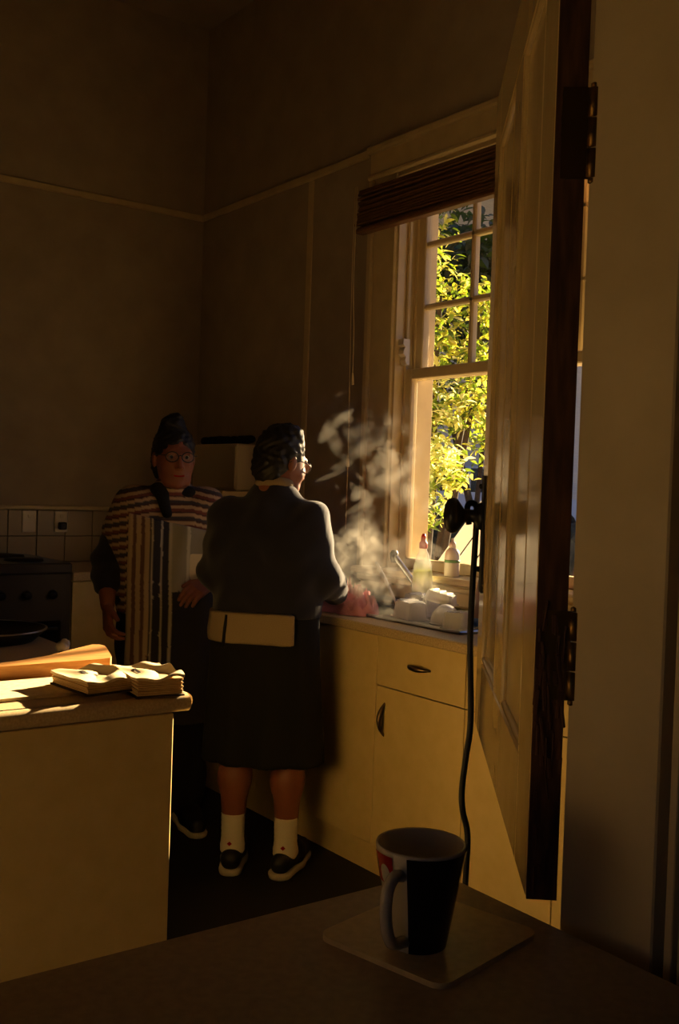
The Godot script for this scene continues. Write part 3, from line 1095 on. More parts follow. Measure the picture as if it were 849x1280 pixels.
func back_bench() -> void:
	var fz := -4.62
	var s := thing("stove", "dark oven with hob against the far wall", "stove", Vector3(1.53, 0, fz))
	var st := new_st()
	span(st, Vector3(-0.33, 0.06, -0.59), Vector3(0.33, 0.935, 0), 0.004)
	obj("body", st, M.stove_enamel, s)
	st = new_st()
	span(st, Vector3(-0.33, 0.935, -0.59), Vector3(0.33, 0.985, 0.012), 0.008)
	obj("hob", st, M.stove_enamel, s)
	st = new_st()
	span(st, Vector3(-0.28, 0.2, 0), Vector3(0.28, 0.72, 0.02), 0.006)
	var d := obj("oven_door", st, M.oven_dark, s)
	st = new_st()
	add_tube(st, [Vector3(-0.25, 0.69, 0.02), Vector3(-0.25, 0.69, 0.05), Vector3(0.25, 0.69, 0.05), Vector3(0.25, 0.69, 0.02)], 0.008, 8)
	obj("handle", st, M.chrome, d)
	for k in 5:
		st = new_st()
		add_lathe(st, [Vector2(0, 0), Vector2(0.022, 0), Vector2(0.018, 0.025), Vector2(0, 0.026)], 14, Transform3D(Basis(Vector3.RIGHT, PI / 2), Vector3(-0.24 + 0.12 * k, 0.84, 0)))
		obj("knob", st, M.black_plastic, s)
	for x: float in [-0.16, 0.16]:
		for z: float in [-0.42, -0.16]:
			st = new_st()
			add_lathe(st, [Vector2(0, 0.985), Vector2(0.09, 0.985), Vector2(0.085, 0.995), Vector2(0, 0.998)], 20, Transform3D(Basis(), Vector3(x, 0, z)))
			obj("burner", st, M.dark_iron, s)
	for a in [[0.1, 1.195, "cream cupboard left of the stove on the far wall"], [1.865, 2.255, "cream cupboard between stove and corner on the far wall"]]:
		var c := thing("far_cabinet", a[2], "cabinet", Vector3((a[0] + a[1]) / 2, 0, fz))
		var h: float = (a[1] - a[0]) / 2
		st = new_st()
		span(st, Vector3(-h, 0.1, -0.59), Vector3(h, 0.9, -0.02))
		obj("body", st, M.laminate, c)
		st = new_st()
		span(st, Vector3(-h + 0.003, 0.12, -0.02), Vector3(h - 0.003, 0.895, -0.002), 0.002)
		obj("door", st, M.laminate, c)
		st = new_st()
		span(st, Vector3(-h, 0, -0.56), Vector3(h, 0.1, -0.06))
		obj("kick_board", st, M.laminate, c)
		st = new_st()
		span(st, Vector3(a[0], 0.9, fz - 0.59), Vector3(a[1], 0.94, fz + 0.01), 0.004)
		tag(obj("bench_top", st, M.worktop), ("speckled bench top left of the stove" if a[0] < 1 else "speckled bench top right of the stove"), "worktop")
	# tiled splashback up to a ledge
	st = new_st()
	span(st, Vector3(LX, 0.94, BZ), Vector3(WX, 1.21, BZ + 0.006))
	var sb := struct("trim_4", st, M.grout, "tiled splashback along the far wall")
	var tst := new_st()
	add_box(tst, Vector3.ZERO, Vector3(0.147, 0.13, 0.008), 0.002)
	tst.generate_normals()
	var tm := tst.commit()
	for r in 2:
		for k in 18:
			var t := put_mesh("tile", tm, M.tile_glaze, sb)
			t.position = Vector3(0.18 + 0.15 * k, 1.008 + 0.134 * r, BZ + 0.008)
	st = new_st()
	span(st, Vector3(LX, 1.21, BZ), Vector3(WX, 1.232, BZ + 0.035), 0.006)
	struct("trim_5", st, M.trim_paint, "narrow ledge on top of the tiled splashback")
	for x: float in [1.86, 2.03]:
		var p := thing("power_socket", "white power socket on the splashback behind the stove" if x < 1.9 else "white power socket with a black plug near the stove", "socket", Vector3(x, 1.15, BZ + 0.012))
		st = new_st()
		span(st, Vector3(-0.035, -0.055, 0), Vector3(0.035, 0.055, 0.01), 0.003)
		obj("plate", st, M.white_gloss, p)
		st = new_st()
		span(st, Vector3(-0.008, 0.02, 0.01), Vector3(0.008, 0.036, 0.016), 0.002)
		obj("switch", st, M.white_gloss, p)
		if x > 1.9:
			st = new_st()
			span(st, Vector3(-0.02, -0.04, 0.01), Vector3(0.02, -0.002, 0.045), 0.006)
			obj("plug", st, M.black_plastic, p)
	# pale box on a shelf in the corner by the window wall
	st = new_st()
	span(st, Vector3(2.50, 1.315, -4.98), Vector3(WX, 1.34, -4.36), 0.003)
	tag(obj("corner_shelf", st, M.trim_paint), "narrow wooden shelf in the corner under the cream box", "shelf")
	var b := thing("cream_bread_bin", "plain cream box on the corner shelf behind the two people", "box", Vector3(2.70, 1.34, -4.64))
	st = new_st()
	span(st, Vector3(-0.09, 0, -0.22), Vector3(0.1, 0.235, 0.22), 0.008)
	obj("body", st, M.cream_box, b)
	st = new_st()
	span(st, Vector3(-0.096, 0.012, -0.212), Vector3(-0.089, 0.222, 0.212), 0.003)
	obj("front_panel", st, M.cream_box, b)
	var cap := []
	for k in 7:
		var t := k / 6.0
		cap.append(["c", Vector3(-0.02, 0.02, -0.2 + 0.36 * t), Vector3(0.05, 0.02 + 0.012 * sin(t * 7), -0.2 + 0.36 * t), 0.022, 0.02, 0.03])
	var cl := thing("folded_dark_cloth", "dark folded cloth lying on top of the cream box", "cloth", Vector3(2.68, 1.575, -4.64))
	soft("cloth_body", cap, 0.009, M.black_cloth, cl, Transform3D(), [[Vector3(0, -1, 0), 0.0]])


# ---------------------------------------------------------------- peninsula

func peninsula() -> void:
	var p := thing("peninsula_cabinet", "plain cream peninsula bench unit facing the hatch", "cabinet", Vector3(0, 0, -2.6))
	var st := new_st()
	span(st, Vector3(LX + 0.008, 0.1, -0.56), Vector3(1.07, 0.862, 0.51))
	obj("body", st, M.laminate, p)
	st = new_st()
	span(st, Vector3(LX + 0.008, 0.02, 0.51), Vector3(1.082, 0.862, 0.528), 0.002)
	obj("back_panel", st, M.laminate, p)
	st = new_st()
	span(st, Vector3(1.07, 0.02, -0.56), Vector3(1.084, 0.862, 0.5), 0.002)
	obj("end_panel", st, M.laminate, p)
	st = new_st()
	span(st, Vector3(LX + 0.008, 0, -0.5), Vector3(1.02, 0.1, 0.45))
	obj("kick_board", st, M.laminate, p)
	# worktop with a rounded nose along the front and the free end
	st = new_st()
	var prof := PackedVector2Array()
	for k in 9:
		var t := deg_to_rad(-90.0 + 180.0 * k / 8.0)
		prof.append(Vector2(1.122 + 0.019 * cos(t), 0.881 + 0.019 * sin(t)))
	prof.append(Vector2(LX + 0.008, 0.9))
	prof.append(Vector2(LX + 0.008, 0.862))
	add_prism(st, prof, 1.10, Transform3D(Basis(), Vector3(0, 0, -2.645)), true)
	var nose := PackedVector2Array()
	for k in 9:
		var t := deg_to_rad(-90.0 + 180.0 * k / 8.0)
		nose.append(Vector2(0.019 * cos(t), 0.881 + 0.019 * sin(t)))
	nose.append(Vector2(-0.02, 0.9))
	nose.append(Vector2(-0.02, 0.862))
	add_prism(st, nose, 1.122 - LX, Transform3D(Basis(Vector3(0, 0, 1), Vector3.UP, Vector3(-1, 0, 0)), Vector3((1.122 + LX) / 2, 0, -2.085)), true)
	tag(obj("peninsula_worktop", st, M.worktop), "speckled peninsula worktop with a rounded sunlit end", "worktop")


func light_blocking_cupboard() -> void:
	# added out of view above the peninsula: keeps worktop light off the upper walls
	var c := thing("light_blocking_cupboard", "added unseen cupboard above the peninsula that blocks light from the upper walls", "cupboard", Vector3(-0.43, 1.55, -2.6))
	var st := new_st()
	span(st, Vector3(-1.0, 0, -0.42), Vector3(0.98, 0.72, 0.42), 0.004)
	obj("body", st, M.laminate, c)
	for k in 4:
		st = new_st()
		span(st, Vector3(-0.995 + 0.494 * k, 0.01, 0.42), Vector3(-0.507 + 0.494 * k, 0.71, 0.438), 0.002)
		obj("door", st, M.laminate, c)
	for x: float in [-0.95, 0.93]:
		st = new_st()
		span(st, Vector3(x - 0.03, 0.72, -0.03), Vector3(x + 0.03, TOP - 1.55, 0.03), 0.003)
		obj("hanger", st, M.trim_paint, c)


# ---------------------------------------------------------------- hatch and its door

func hatch() -> void:
	# reveal on the hinge side, then a shadow gap, then the face architrave
	var st := new_st()
	span(st, Vector3(0.86, 0.3, -0.746), Vector3(0.90, 2.16, -0.627), 0.002)
	struct("trim_6", st, M.trim_paint, "painted door jamb beside the open panelled door")
	st = new_st()
	span(st, Vector3(0.858, 0.3, -0.612), Vector3(0.90, 2.2, -0.603), 0.001)
	span(st, Vector3(0.858, 0.3, -0.598), Vector3(0.96, 2.2, -0.578), 0.003)
	struct("trim_7", st, M.trim_paint, "painted architrave on the near side of the hatch")
	st = new_st()
	span(st, Vector3(-0.04, 0.3, -0.746), Vector3(0.0, 2.16, -0.6), 0.002)
	span(st, Vector3(0.0, 2.12, -0.746), Vector3(0.86, 2.16, -0.6), 0.002)
	struct("trim_8", st, M.trim_paint, "painted head and far jamb of the hatch")
	# shelf
	st = new_st()
	add_slab(st, plan_rect(-0.0, 0.825, -0.905, -0.42, 0.012), 0.9, 0.93)
	tag(obj("hatch_shelf", st, M.shelf_top), "dull beige shelf of the serving hatch under the mug", "shelf")
	# door: own axes, x from the hinge to the free edge, z from the seen face to the back
	var d := Vector3(0.643, 0, -0.766)
	var n := Vector3(-0.766, 0, -0.643)
	var door := Node3D.new()
	door.name = "door_1"
	add_child(door)
	door.transform = Transform3D(Basis(d, Vector3.UP, -n).orthonormalized(), Vector3(0.832, 0.942, -0.77))
	door.set_meta("kind", "structure")
	tag(door, "open cream panelled hatch door with a raw dark edge", "door")
	var W := 0.855
	var T := 0.034
	var Hh := 1.17
	st = new_st()
	span(st, Vector3(0.002, 0, 0), Vector3(0.115, Hh, T), 0.0025)
	span(st, Vector3(W - 0.105, 0, 0), Vector3(W, Hh, T), 0.0025)
	span(st, Vector3(0.365, 0.13, 0), Vector3(0.475, Hh - 0.11, T), 0.0025)
	span(st, Vector3(0.115, 0, 0), Vector3(W - 0.105, 0.13, T), 0.0025)
	span(st, Vector3(0.115, Hh - 0.11, 0), Vector3(W - 0.105, Hh, T), 0.0025)
	obj("frame", st, M.door_paint, door)
	for a in [[0.115, 0.365], [0.475, W - 0.105]]:
		st = new_st()
		span(st, Vector3(a[0] - 0.002, 0.128, 0.0065), Vector3(a[1] + 0.002, Hh - 0.108, 0.0275))
		var pn := obj("panel", st, M.door_paint, door)
		st = new_st()
		for z: float in [0.006, 0.028]:
			for x in [a[0] + 0.008, a[1] - 0.008]:
				add_tube(st, [Vector3(x, 0.13, z), Vector3(x, 0.6, z), Vector3(x, Hh - 0.11, z)], 0.0062, 8)
			for y in [0.138, Hh - 0.118]:
				add_tube(st, [Vector3(a[0], y, z), Vector3(a[0] + 0.1, y, z), Vector3(a[1], y, z)], 0.0062, 8)
		obj("moulding", st, M.door_paint, pn)
	# raw edge on the hinge side, splintered low down
	st = new_st()
	span(st, Vector3(-0.001, 0, 0.0008), Vector3(0.003, Hh, T - 0.0008))
	for k in 46:
		var y := rng.randf_range(0.02, 0.24)
		if k > 30:
			y = rng.randf_range(0.24, 0.31)
		var z := rng.randf_range(0.002, T - 0.002)
		var hh := rng.randf_range(0.01, 0.045)
		add_box(st, Vector3(-0.0012, y, z), Vector3(rng.randf_range(0.002, 0.006), hh, rng.randf_range(0.002, 0.005)), 0.0008, Basis(Vector3(1, 0, 0), rng.randf_range(-0.15, 0.15)))
	var e := obj("raw_edge", st, M.raw_edge, door)
	e.set_meta("label", "unpainted splintered hinge edge of the door")
	# hinges on the back corner of that edge
	for y: float in [0.265, 0.82]:
		st = new_st()
		for k in 3:
			add_lathe(st, [Vector2(0, 0.001), Vector2(0.006, 0.001), Vector2(0.006, 0.031), Vector2(0, 0.031)], 12, Transform3D(Basis(), Vector3(-0.002, y - 0.048 + 0.032 * k, T + 0.006)))
		add_lathe(st, [Vector2(0, -0.006), Vector2(0.004, -0.004), Vector2(0.004, 0.0), Vector2(0, 0.001)], 10, Transform3D(Basis(), Vector3(-0.002, y - 0.048, T + 0.006)))
		add_lathe(st, [Vector2(0, 0.0), Vector2(0.004, 0.0), Vector2(0.004, 0.004), Vector2(0, 0.006)], 10, Transform3D(Basis(), Vector3(-0.002, y + 0.048, T + 0.006)))
		add_box(st, Vector3(-0.0012, y, T - 0.012), Vector3(0.002, 0.096, 0.03))
		obj("hinge", st, M.hinge_brass, door)
	# knob
	var ky := 0.392
	st = new_st()
	var kx := Basis(Vector3(1, 0, 0), -PI / 2)
	add_lathe(st, [Vector2(0, 0.0), Vector2(0.026, 0.0), Vector2(0.027, 0.004), Vector2(0.022, 0.014), Vector2(0.012, 0.02), Vector2(0.0115, 0.036), Vector2(0.02, 0.042), Vector2(0.031, 0.05), Vector2(0.0335, 0.058), Vector2(0.030, 0.067), Vector2(0.018, 0.073), Vector2(0, 0.075)], 26, Transform3D(kx, Vector3(W - 0.048, ky, 0)))
	var kn := obj("knob", st, M.black_plastic, door)
	kn.set_meta("label", "round black door knob")
	st = new_st()
	span(st, Vector3(W - 0.075, ky - 0.14, -0.004), Vector3(W - 0.022, ky + 0.075, 0.001), 0.0015)
	obj("lock_plate", st, M.dark_iron, door)
	st = new_st()
	for y in [ky + 0.055, ky - 0.1]:
		add_lathe(st, [Vector2(0, 0), Vector2(0.006, 0), Vector2(0.005, 0.006), Vector2(0, 0.008)], 10, Transform3D(kx, Vector3(W - 0.02, y, -0.002)))
	obj("stud", st, M.dark_iron, door)
	# cable hung over the neck of the knob
	st = new_st()
	var pts := curve([Vector3(1.340, 1.318, -1.416), Vector3(1.342, 1.350, -1.424), Vector3(1.349, 1.358, -1.418), Vector3(1.356, 1.345, -1.413), Vector3(1.358, 1.29, -1.416), Vector3(1.356, 1.2, -1.417), Vector3(1.354, 1.1, -1.416), Vector3(1.357, 0.95, -1.41), Vector3(1.350, 0.88, -1.412), Vector3(1.345, 0.82, -1.414), Vector3(1.347, 0.78, -1.412), Vector3(1.355, 0.735, -1.405), Vector3(1.353, 0.64, -1.404), Vector3(1.35, 0.3, -1.41), Vector3(1.36, 0.06, -1.42), Vector3(1.40, 0.008, -1.46), Vector3(1.55, 0.008, -1.55)], 5)
	add_tube(st, pts, 0.0058, 8)
	tag(obj("hanging_cable", st, M.black_cable), "black cable hanging from the door knob past the cabinet", "cable")


func plan_rect(x0: float, x1: float, z0: float, z1: float, r: float) -> PackedVector2Array:
	var p := rounded(x1 - x0, z1 - z0, r)
	for k in p.size():
		p[k] += Vector2((x0 + x1) / 2, (z0 + z1) / 2)
	return p


# ---------------------------------------------------------------- people

func torso(sh: float, shy: float, hipy: float, neck: Vector3) -> Array:
	var p := []
	for s: float in [-1.0, 1.0]:
		p.append(["c", Vector3(s * 0.075, hipy, 0), Vector3(s * 0.066, hipy + 0.16, 0), 0.108, 0.096, 0.06])
		p.append(["c", Vector3(s * 0.066, hipy + 0.16, 0), Vector3(s * 0.08, shy - 0.12, 0.005), 0.096, 0.104, 0.06])
		p.append(["c", Vector3(s * 0.08, shy - 0.12, 0.005), Vector3(s * (sh - 0.02), shy - 0.012, 0.008), 0.1, 0.06, 0.06])
	p.append(["c", Vector3(0, shy - 0.05, 0.015), neck + Vector3(0, -0.02, 0.004), 0.08, 0.056, 0.06])
	return p


func arm(sho: Vector3, elb: Vector3, wri: Vector3) -> Array:
	return [["c", sho, elb, 0.056, 0.043, 0.05], ["c", elb, elb.lerp(wri, 0.35), 0.043, 0.042, 0.03], ["c", elb.lerp(wri, 0.35), wri, 0.042, 0.027, 0.03]]


func leg(hip: Vector3, knee: Vector3, ankle: Vector3) -> Array:
	var calf := knee.lerp(ankle, 0.32) + Vector3(0, 0, 0.018)
	return [["c", hip, knee, 0.088, 0.056, 0.05], ["c", knee, calf, 0.053, 0.054, 0.04], ["c", calf, ankle, 0.054, 0.034, 0.04]]


func hand(wri: Vector3, dir: Vector3, palm: Vector3, thumb: Vector3) -> Array:
	var p := []
	for f in 4:
		var off := thumb * (0.030 - 0.0195 * f)
		var base := wri + dir * (0.088 - 0.004 * absf(f - 1.2)) + off
		p.append(["c", wri + dir * 0.012 + off * 0.6, base, 0.0145, 0.0112, 0.012])
		var l: float = [0.07, 0.078, 0.072, 0.056][f]
		var a := base + (dir * 0.93 + palm * 0.36).normalized() * l * 0.48
		var b := a + (dir * 0.62 + palm * 0.78).normalized() * l * 0.32
		var c := b + (dir * 0.25 + palm * 0.97).normalized() * l * 0.28
		p.append(["c", base, a, 0.0098, 0.009, 0.004])
		p.append(["c", a, b, 0.009, 0.0082, 0.003])
		p.append(["c", b, c, 0.0082, 0.007, 0.003])
	var t0 := wri + dir * 0.022 + thumb * 0.02
	var t1 := t0 + dir * 0.032 + thumb * 0.026 + palm * 0.008
	var t2 := t1 + dir * 0.03 + thumb * 0.01 + palm * 0.012
	p.append(["c", t0, t1, 0.0155, 0.012, 0.012])
	p.append(["c", t1, t2, 0.0115, 0.0085, 0.003])
	return p


# a head in its own axes: x to its right, y up, face towards -z; the chin is near y = -0.115, the crown near 0.125
func head() -> Array:
	return [
		["e", Vector3(0, 0.03, 0.012), Vector3(0.076, 0.098, 0.096), 0.02],
		["e", Vector3(0, -0.035, -0.03), Vector3(0.06, 0.078, 0.068), 0.04],
		["c", Vector3(-0.03, -0.082, -0.05), Vector3(0.03, -0.082, -0.05), 0.026, 0.026, 0.03],
		["e", Vector3(0, -0.098, -0.074), Vector3(0.02, 0.016, 0.016), 0.02],
		["c", Vector3(-0.034, -0.012, -0.072), Vector3(-0.046, -0.03, -0.055), 0.018, 0.018, 0.02],
		["c", Vector3(0.034, -0.012, -0.072), Vector3(0.046, -0.03, -0.055), 0.018, 0.018, 0.02],
		["c", Vector3(-0.036, 0.034, -0.078), Vector3(0.036, 0.034, -0.078), 0.013, 0.013, 0.015],
		["s", Vector3(-0.031, 0.014, -0.094), Vector3(0.018, 0.012, 0.012), 0.012],
		["s", Vector3(0.031, 0.014, -0.094), Vector3(0.018, 0.012, 0.012), 0.012],
		["c", Vector3(0, 0.02, -0.088), Vector3(0, -0.024, -0.112), 0.008, 0.0115, 0.010],
		["c", Vector3(-0.012, -0.028, -0.1), Vector3(0.012, -0.028, -0.1), 0.0075, 0.0075, 0.006],
		["c", Vector3(-0.02, -0.057, -0.087), Vector3(0.02, -0.057, -0.087), 0.0068, 0.0068, 0.004],
		["c", Vector3(-0.017, -0.068, -0.086), Vector3(0.017, -0.068, -0.086), 0.0075, 0.0075, 0.004],
		["e", Vector3(-0.079, 0.0, 0.012), Vector3(0.010, 0.032, 0.019), 0.006],
		["e", Vector3(0.079, 0.0, 0.012), Vector3(0.010, 0.032, 0.019), 0.006],
		["c", Vector3(0, -0.05, 0.02), Vector3(0, -0.15, 0.028), 0.052, 0.05, 0.03],
	]


func glasses(parent: Node3D, xf: Transform3D, m: Material) -> void:
	var g := Node3D.new()
	g.name = "glasses"
	parent.add_child(g)
	g.transform = xf
	var st := new_st()
	for s: float in [-1.0, 1.0]:
		var ring := []
		for k in 25:
			var t := TAU * k / 24.0
			ring.append(Vector3(s * 0.032 + 0.025 * cos(t), 0.014 + 0.02 * sin(t), -0.106 + 0.008 * absf(cos(t)) * (1.0 if cos(t) * s > 0 else 0.2)))
		add_tube(st, ring, 0.0022, 6)
		add_tube(st, [Vector3(s * 0.057, 0.02, -0.098), Vector3(s * 0.079, 0.02, -0.06), Vector3(s * 0.085, 0.018, 0.01), Vector3(s * 0.085, 0.0, 0.03)], 0.002, 6)
	add_tube(st, [Vector3(-0.008, 0.018, -0.106), Vector3(0, 0.021, -0.109), Vector3(0.008, 0.018, -0.106)], 0.002, 6)
	obj("frame", st, m, g)
	for s: float in [-1.0, 1.0]:
		st = new_st()
		st.set_smooth_group(-1)
		for k in 16:
			var t0 := TAU * k / 16.0
			var t1 := TAU * (k + 1) / 16.0
			tri(st, Vector3(s * 0.032, 0.014, -0.105), Vector3(s * 0.032 + 0.024 * cos(t0), 0.014 + 0.019 * sin(t0), -0.104), Vector3(s * 0.032 + 0.024 * cos(t1), 0.014 + 0.019 * sin(t1), -0.104), Vector3(0, 0, -1))
		obj("lens", st, M.lens_glass, g)


func eyes(parent: Node3D, xf: Transform3D) -> void:
	for s: float in [-1.0, 1.0]:
		var st := new_st()
		var ball := []
		for k in 13:
			var t := PI * k / 12.0 - PI / 2
			ball.append(Vector2(0.0125 * cos(t), 0.0125 * sin(t)))
		add_lathe(st, ball, 18, Transform3D(xf.basis, xf * Vector3(s * 0.031, 0.013, -0.0735)))
		var e := obj("eye", st, M.eye_white, parent)
		st = new_st()
		add_lathe(st, [Vector2(0, 0.0), Vector2(0.0068, 0.0), Vector2(0.005, 0.0012), Vector2(0, 0.0018)], 14, Transform3D(xf.basis * Basis(Vector3.RIGHT, -PI / 2), xf * Vector3(s * 0.031, 0.013, -0.0853)))
		obj("iris", st, M.eye_dark, e)


func shoe(parent: Node3D, ankle: Vector3, toe: Vector3, m: Material) -> void:
	var heel := ankle + (ankle - toe).normalized() * Vector3(0.05, 0, 0.05)
	var low := Vector3(heel.x, 0.05, heel.z)
	var mid := ankle.lerp(toe, 0.45)
	var s := soft("shoe", [["c", low, Vector3(mid.x, 0.056, mid.z), 0.036, 0.044, 0.02], ["c", Vector3(mid.x, 0.05, mid.z), Vector3(toe.x, 0.043, toe.z), 0.045, 0.036, 0.02]], 0.006, m, parent, Transform3D(), [[Vector3(0, -1, 0), -0.018]])
	soft("sole", [["c", Vector3(low.x, 0.02, low.z), Vector3(mid.x, 0.02, mid.z), 0.042, 0.046, 0.02], ["c", Vector3(mid.x, 0.02, mid.z), Vector3(toe.x, 0.02, toe.z), 0.047, 0.041, 0.02]], 0.006, M.rubber_sole, s, Transform3D(), [[Vector3(0, -1, 0), 0.0], [Vector3(0, 1, 0), 0.024]])


func person_at_sink() -> void:
	var A := thing("person", "person in navy jumper and black skirt washing up at the sink, seen from behind", "person", Vector3(1.985, 0, -3.12), -deg_to_rad(45.0))
	var neck := Vector3(0.012, 1.335, 0.0)
	var sh := 0.152
	var T := torso(sh, 1.265, 0.86, neck)
	var aR := arm(Vector3(sh - 0.012, 1.24, 0.005), Vector3(0.195, 1.06, -0.02), Vector3(0.215, 0.985, -0.235))
	var aL := arm(Vector3(-sh + 0.012, 1.24, 0.005), Vector3(-0.2, 1.055, -0.03), Vector3(-0.08, 0.99, -0.25))
	var legs := leg(Vector3(-0.085, 0.82, 0), Vector3(-0.095, 0.45, -0.02), Vector3(-0.095, 0.085, 0.012)) + leg(Vector3(0.085, 0.82, 0), Vector3(0.096, 0.45, -0.02), Vector3(0.098, 0.085, 0.012))
	for s: float in [-0.096, 0.098]:
		legs.append(["c", Vector3(s, 0.07, 0.015), Vector3(s * 1.15, 0.045, -0.13), 0.034, 0.028, 0.03])
	var hx := Transform3D(Basis(Vector3.UP, -deg_to_rad(38.0)) * Basis(Vector3.RIGHT, -deg_to_rad(14.0)), Vector3(0.034, 1.452, -0.012)).scaled_local(Vector3.ONE * 0.93)
	var b := blob()
	sdf(b, T + aR + aL + legs + [["c", neck - Vector3(0, 0.03, 0), hx * Vector3(0, -0.05, 0.02), 0.056, 0.052, 0.03]], 0.012)
	sdf(b, head(), 0.0045, hx)
	sdf(b, hand(Vector3(0.215, 0.985, -0.235), Vector3(-0.15, -0.1, -1).normalized(), Vector3(0.1, -0.95, 0.1).normalized(), Vector3(-1, -0.1, 0.12).normalized()), 0.0038)
	sdf(b, hand(Vector3(-0.08, 0.99, -0.25), Vector3(0.3, -0.1, -1).normalized(), Vector3(0.1, -0.95, 0.1).normalized(), Vector3(1, -0.1, 0.3).normalized()), 0.0038)
	put_mesh("body", blob_mesh(b), M.skin, A)
	eyes(A, hx)
	glasses(A, hx, M.black_plastic)
	# short thick dark hair
	soft("hair", [["e", Vector3(0, 0.045, 0.022), Vector3(0.086, 0.104, 0.098), 0.02], ["e", Vector3(0, -0.02, 0.06), Vector3(0.076, 0.075, 0.056), 0.03], ["e", Vector3(-0.02, 0.115, -0.03), Vector3(0.052, 0.03, 0.05), 0.03], ["e", Vector3(0.03, 0.12, 0.01), Vector3(0.045, 0.03, 0.045), 0.03]], 0.006, M.hair, A, hx, [[Vector3(0, -0.72, -0.69), 0.015]], func(p): return 0.0045 * sin(p.x * 130.0 + 4.0 * sin(p.y * 60.0)) * sin(p.z * 110.0 + p.y * 70.0))
	# jumper
	var folds := func(p: Vector3) -> float: return 0.0035 * sin(p.y * 52.0 + 9.0 * p.x + 3.0 * sin(p.x * 21.0)) + 0.003 * sin(p.x * 47.0 - p.y * 18.0 + p.z * 31.0)
	soft("jumper", grown(T, 0.016) + [["c", Vector3(0.0, 1.28, 0.012), Vector3(0.016, 1.36, 0.0), 0.085, 0.062, 0.05]] + grown([aR[0], aR[1], ["c", aR[2][1], Vector3(0.216, 0.992, -0.205), 0.042, 0.032, 0.03]], 0.017) + grown([aL[0], aL[1], ["c", aL[2][1], Vector3(-0.095, 0.995, -0.225), 0.042, 0.032, 0.03]], 0.017), 0.0095, M.navy_knit, A, Transform3D(), [[Vector3(0, -1, 0), -0.915], [Vector3(0.08, 1, -0.22).normalized(), 1.368]], folds)
	# shirt tail below the jumper, collar above it, cuff at the wrist
	soft("shirt_tail", grown(T, 0.03, 0, 6), 0.009, M.cream_shirt, A, Transform3D(), [[Vector3(0, -1, 0), -0.825], [Vector3(0, 1, 0), 0.935], [Vector3(1, 0, -0.5).normalized(), 0.06]], func(p): return 0.002 * sin(p.x * 60.0 + p.z * 40.0))
	var ring := []
	for k in 25:
		var a := TAU * k / 24.0
		ring.append(Vector3(0.016 + 0.060 * cos(a), 1.378 + 0.013 * sin(a), 0.002 + 0.062 * sin(a)))
	var cst := new_st()
	add_tube(cst, ring, 0.0125, 8, 1.5)
	obj("collar", cst, M.cream_shirt, A)
	soft("cuff", [["c", Vector3(0.2155, 0.9905, -0.2), Vector3(0.215, 0.986, -0.232), 0.043, 0.038, 0.01]], 0.006, M.cream_shirt, A, Transform3D(), [[Vector3(0, 0, -1), 0.232], [Vector3(0, 0, 1), -0.196]])
	cst = new_st()
	add_tube(cst, [Vector3(-0.112, 0.925, 0.128), Vector3(-0.116, 0.88, 0.134), Vector3(-0.121, 0.815, 0.133)], 0.006, 6)
	obj("apron_string", cst, M.black_cloth, A)
	# knee-length black skirt
	soft("skirt", [["c", Vector3(-0.075, 0.9, 0), Vector3(-0.098, 0.42, -0.005), 0.116, 0.118, 0.08], ["c", Vector3(0.075, 0.9, 0), Vector3(0.098, 0.42, -0.005), 0.116, 0.118, 0.08], ["c", Vector3(0, 0.66, 0), Vector3(0, 0.42, 0), 0.10, 0.125, 0.08]], 0.01, M.black_cloth, A, Transform3D(), [[Vector3(0, -1, 0), -0.395], [Vector3(0, 1, 0), 0.93]], func(p): return 0.010 * (0.93 - p.y) * 2.0 * sin(p.x * 48.0 + 22.0 * p.z))
	for s: float in [-1.0, 1.0]:
		var x: float = -0.095 if s < 0 else 0.098
		soft("sock", [["c", Vector3(x, 0.21, 0.016), Vector3(x, 0.085, 0.012), 0.043, 0.04, 0.02], ["c", Vector3(x, 0.08, 0.014), Vector3(x * 1.08, 0.055, -0.07), 0.04, 0.036, 0.02]], 0.007, M.sock, A, Transform3D(), [[Vector3(0, 1, 0), 0.205]], func(p): return 0.0012 * sin(p.y * 330.0))
		var st := new_st()
		add_prism(st, PackedVector2Array([Vector2(0, 0.008), Vector2(0.009, 0), Vector2(0, -0.008), Vector2(-0.009, 0)]), 0.002, Transform3D(Basis(), Vector3(x, 0.105, 0.0585)))
		obj("sock_mark", st, M.mug_red, A)
		shoe(A, Vector3(x, 0.085, 0.012), Vector3(x * 1.25, 0.03, -0.155), M.shoe)


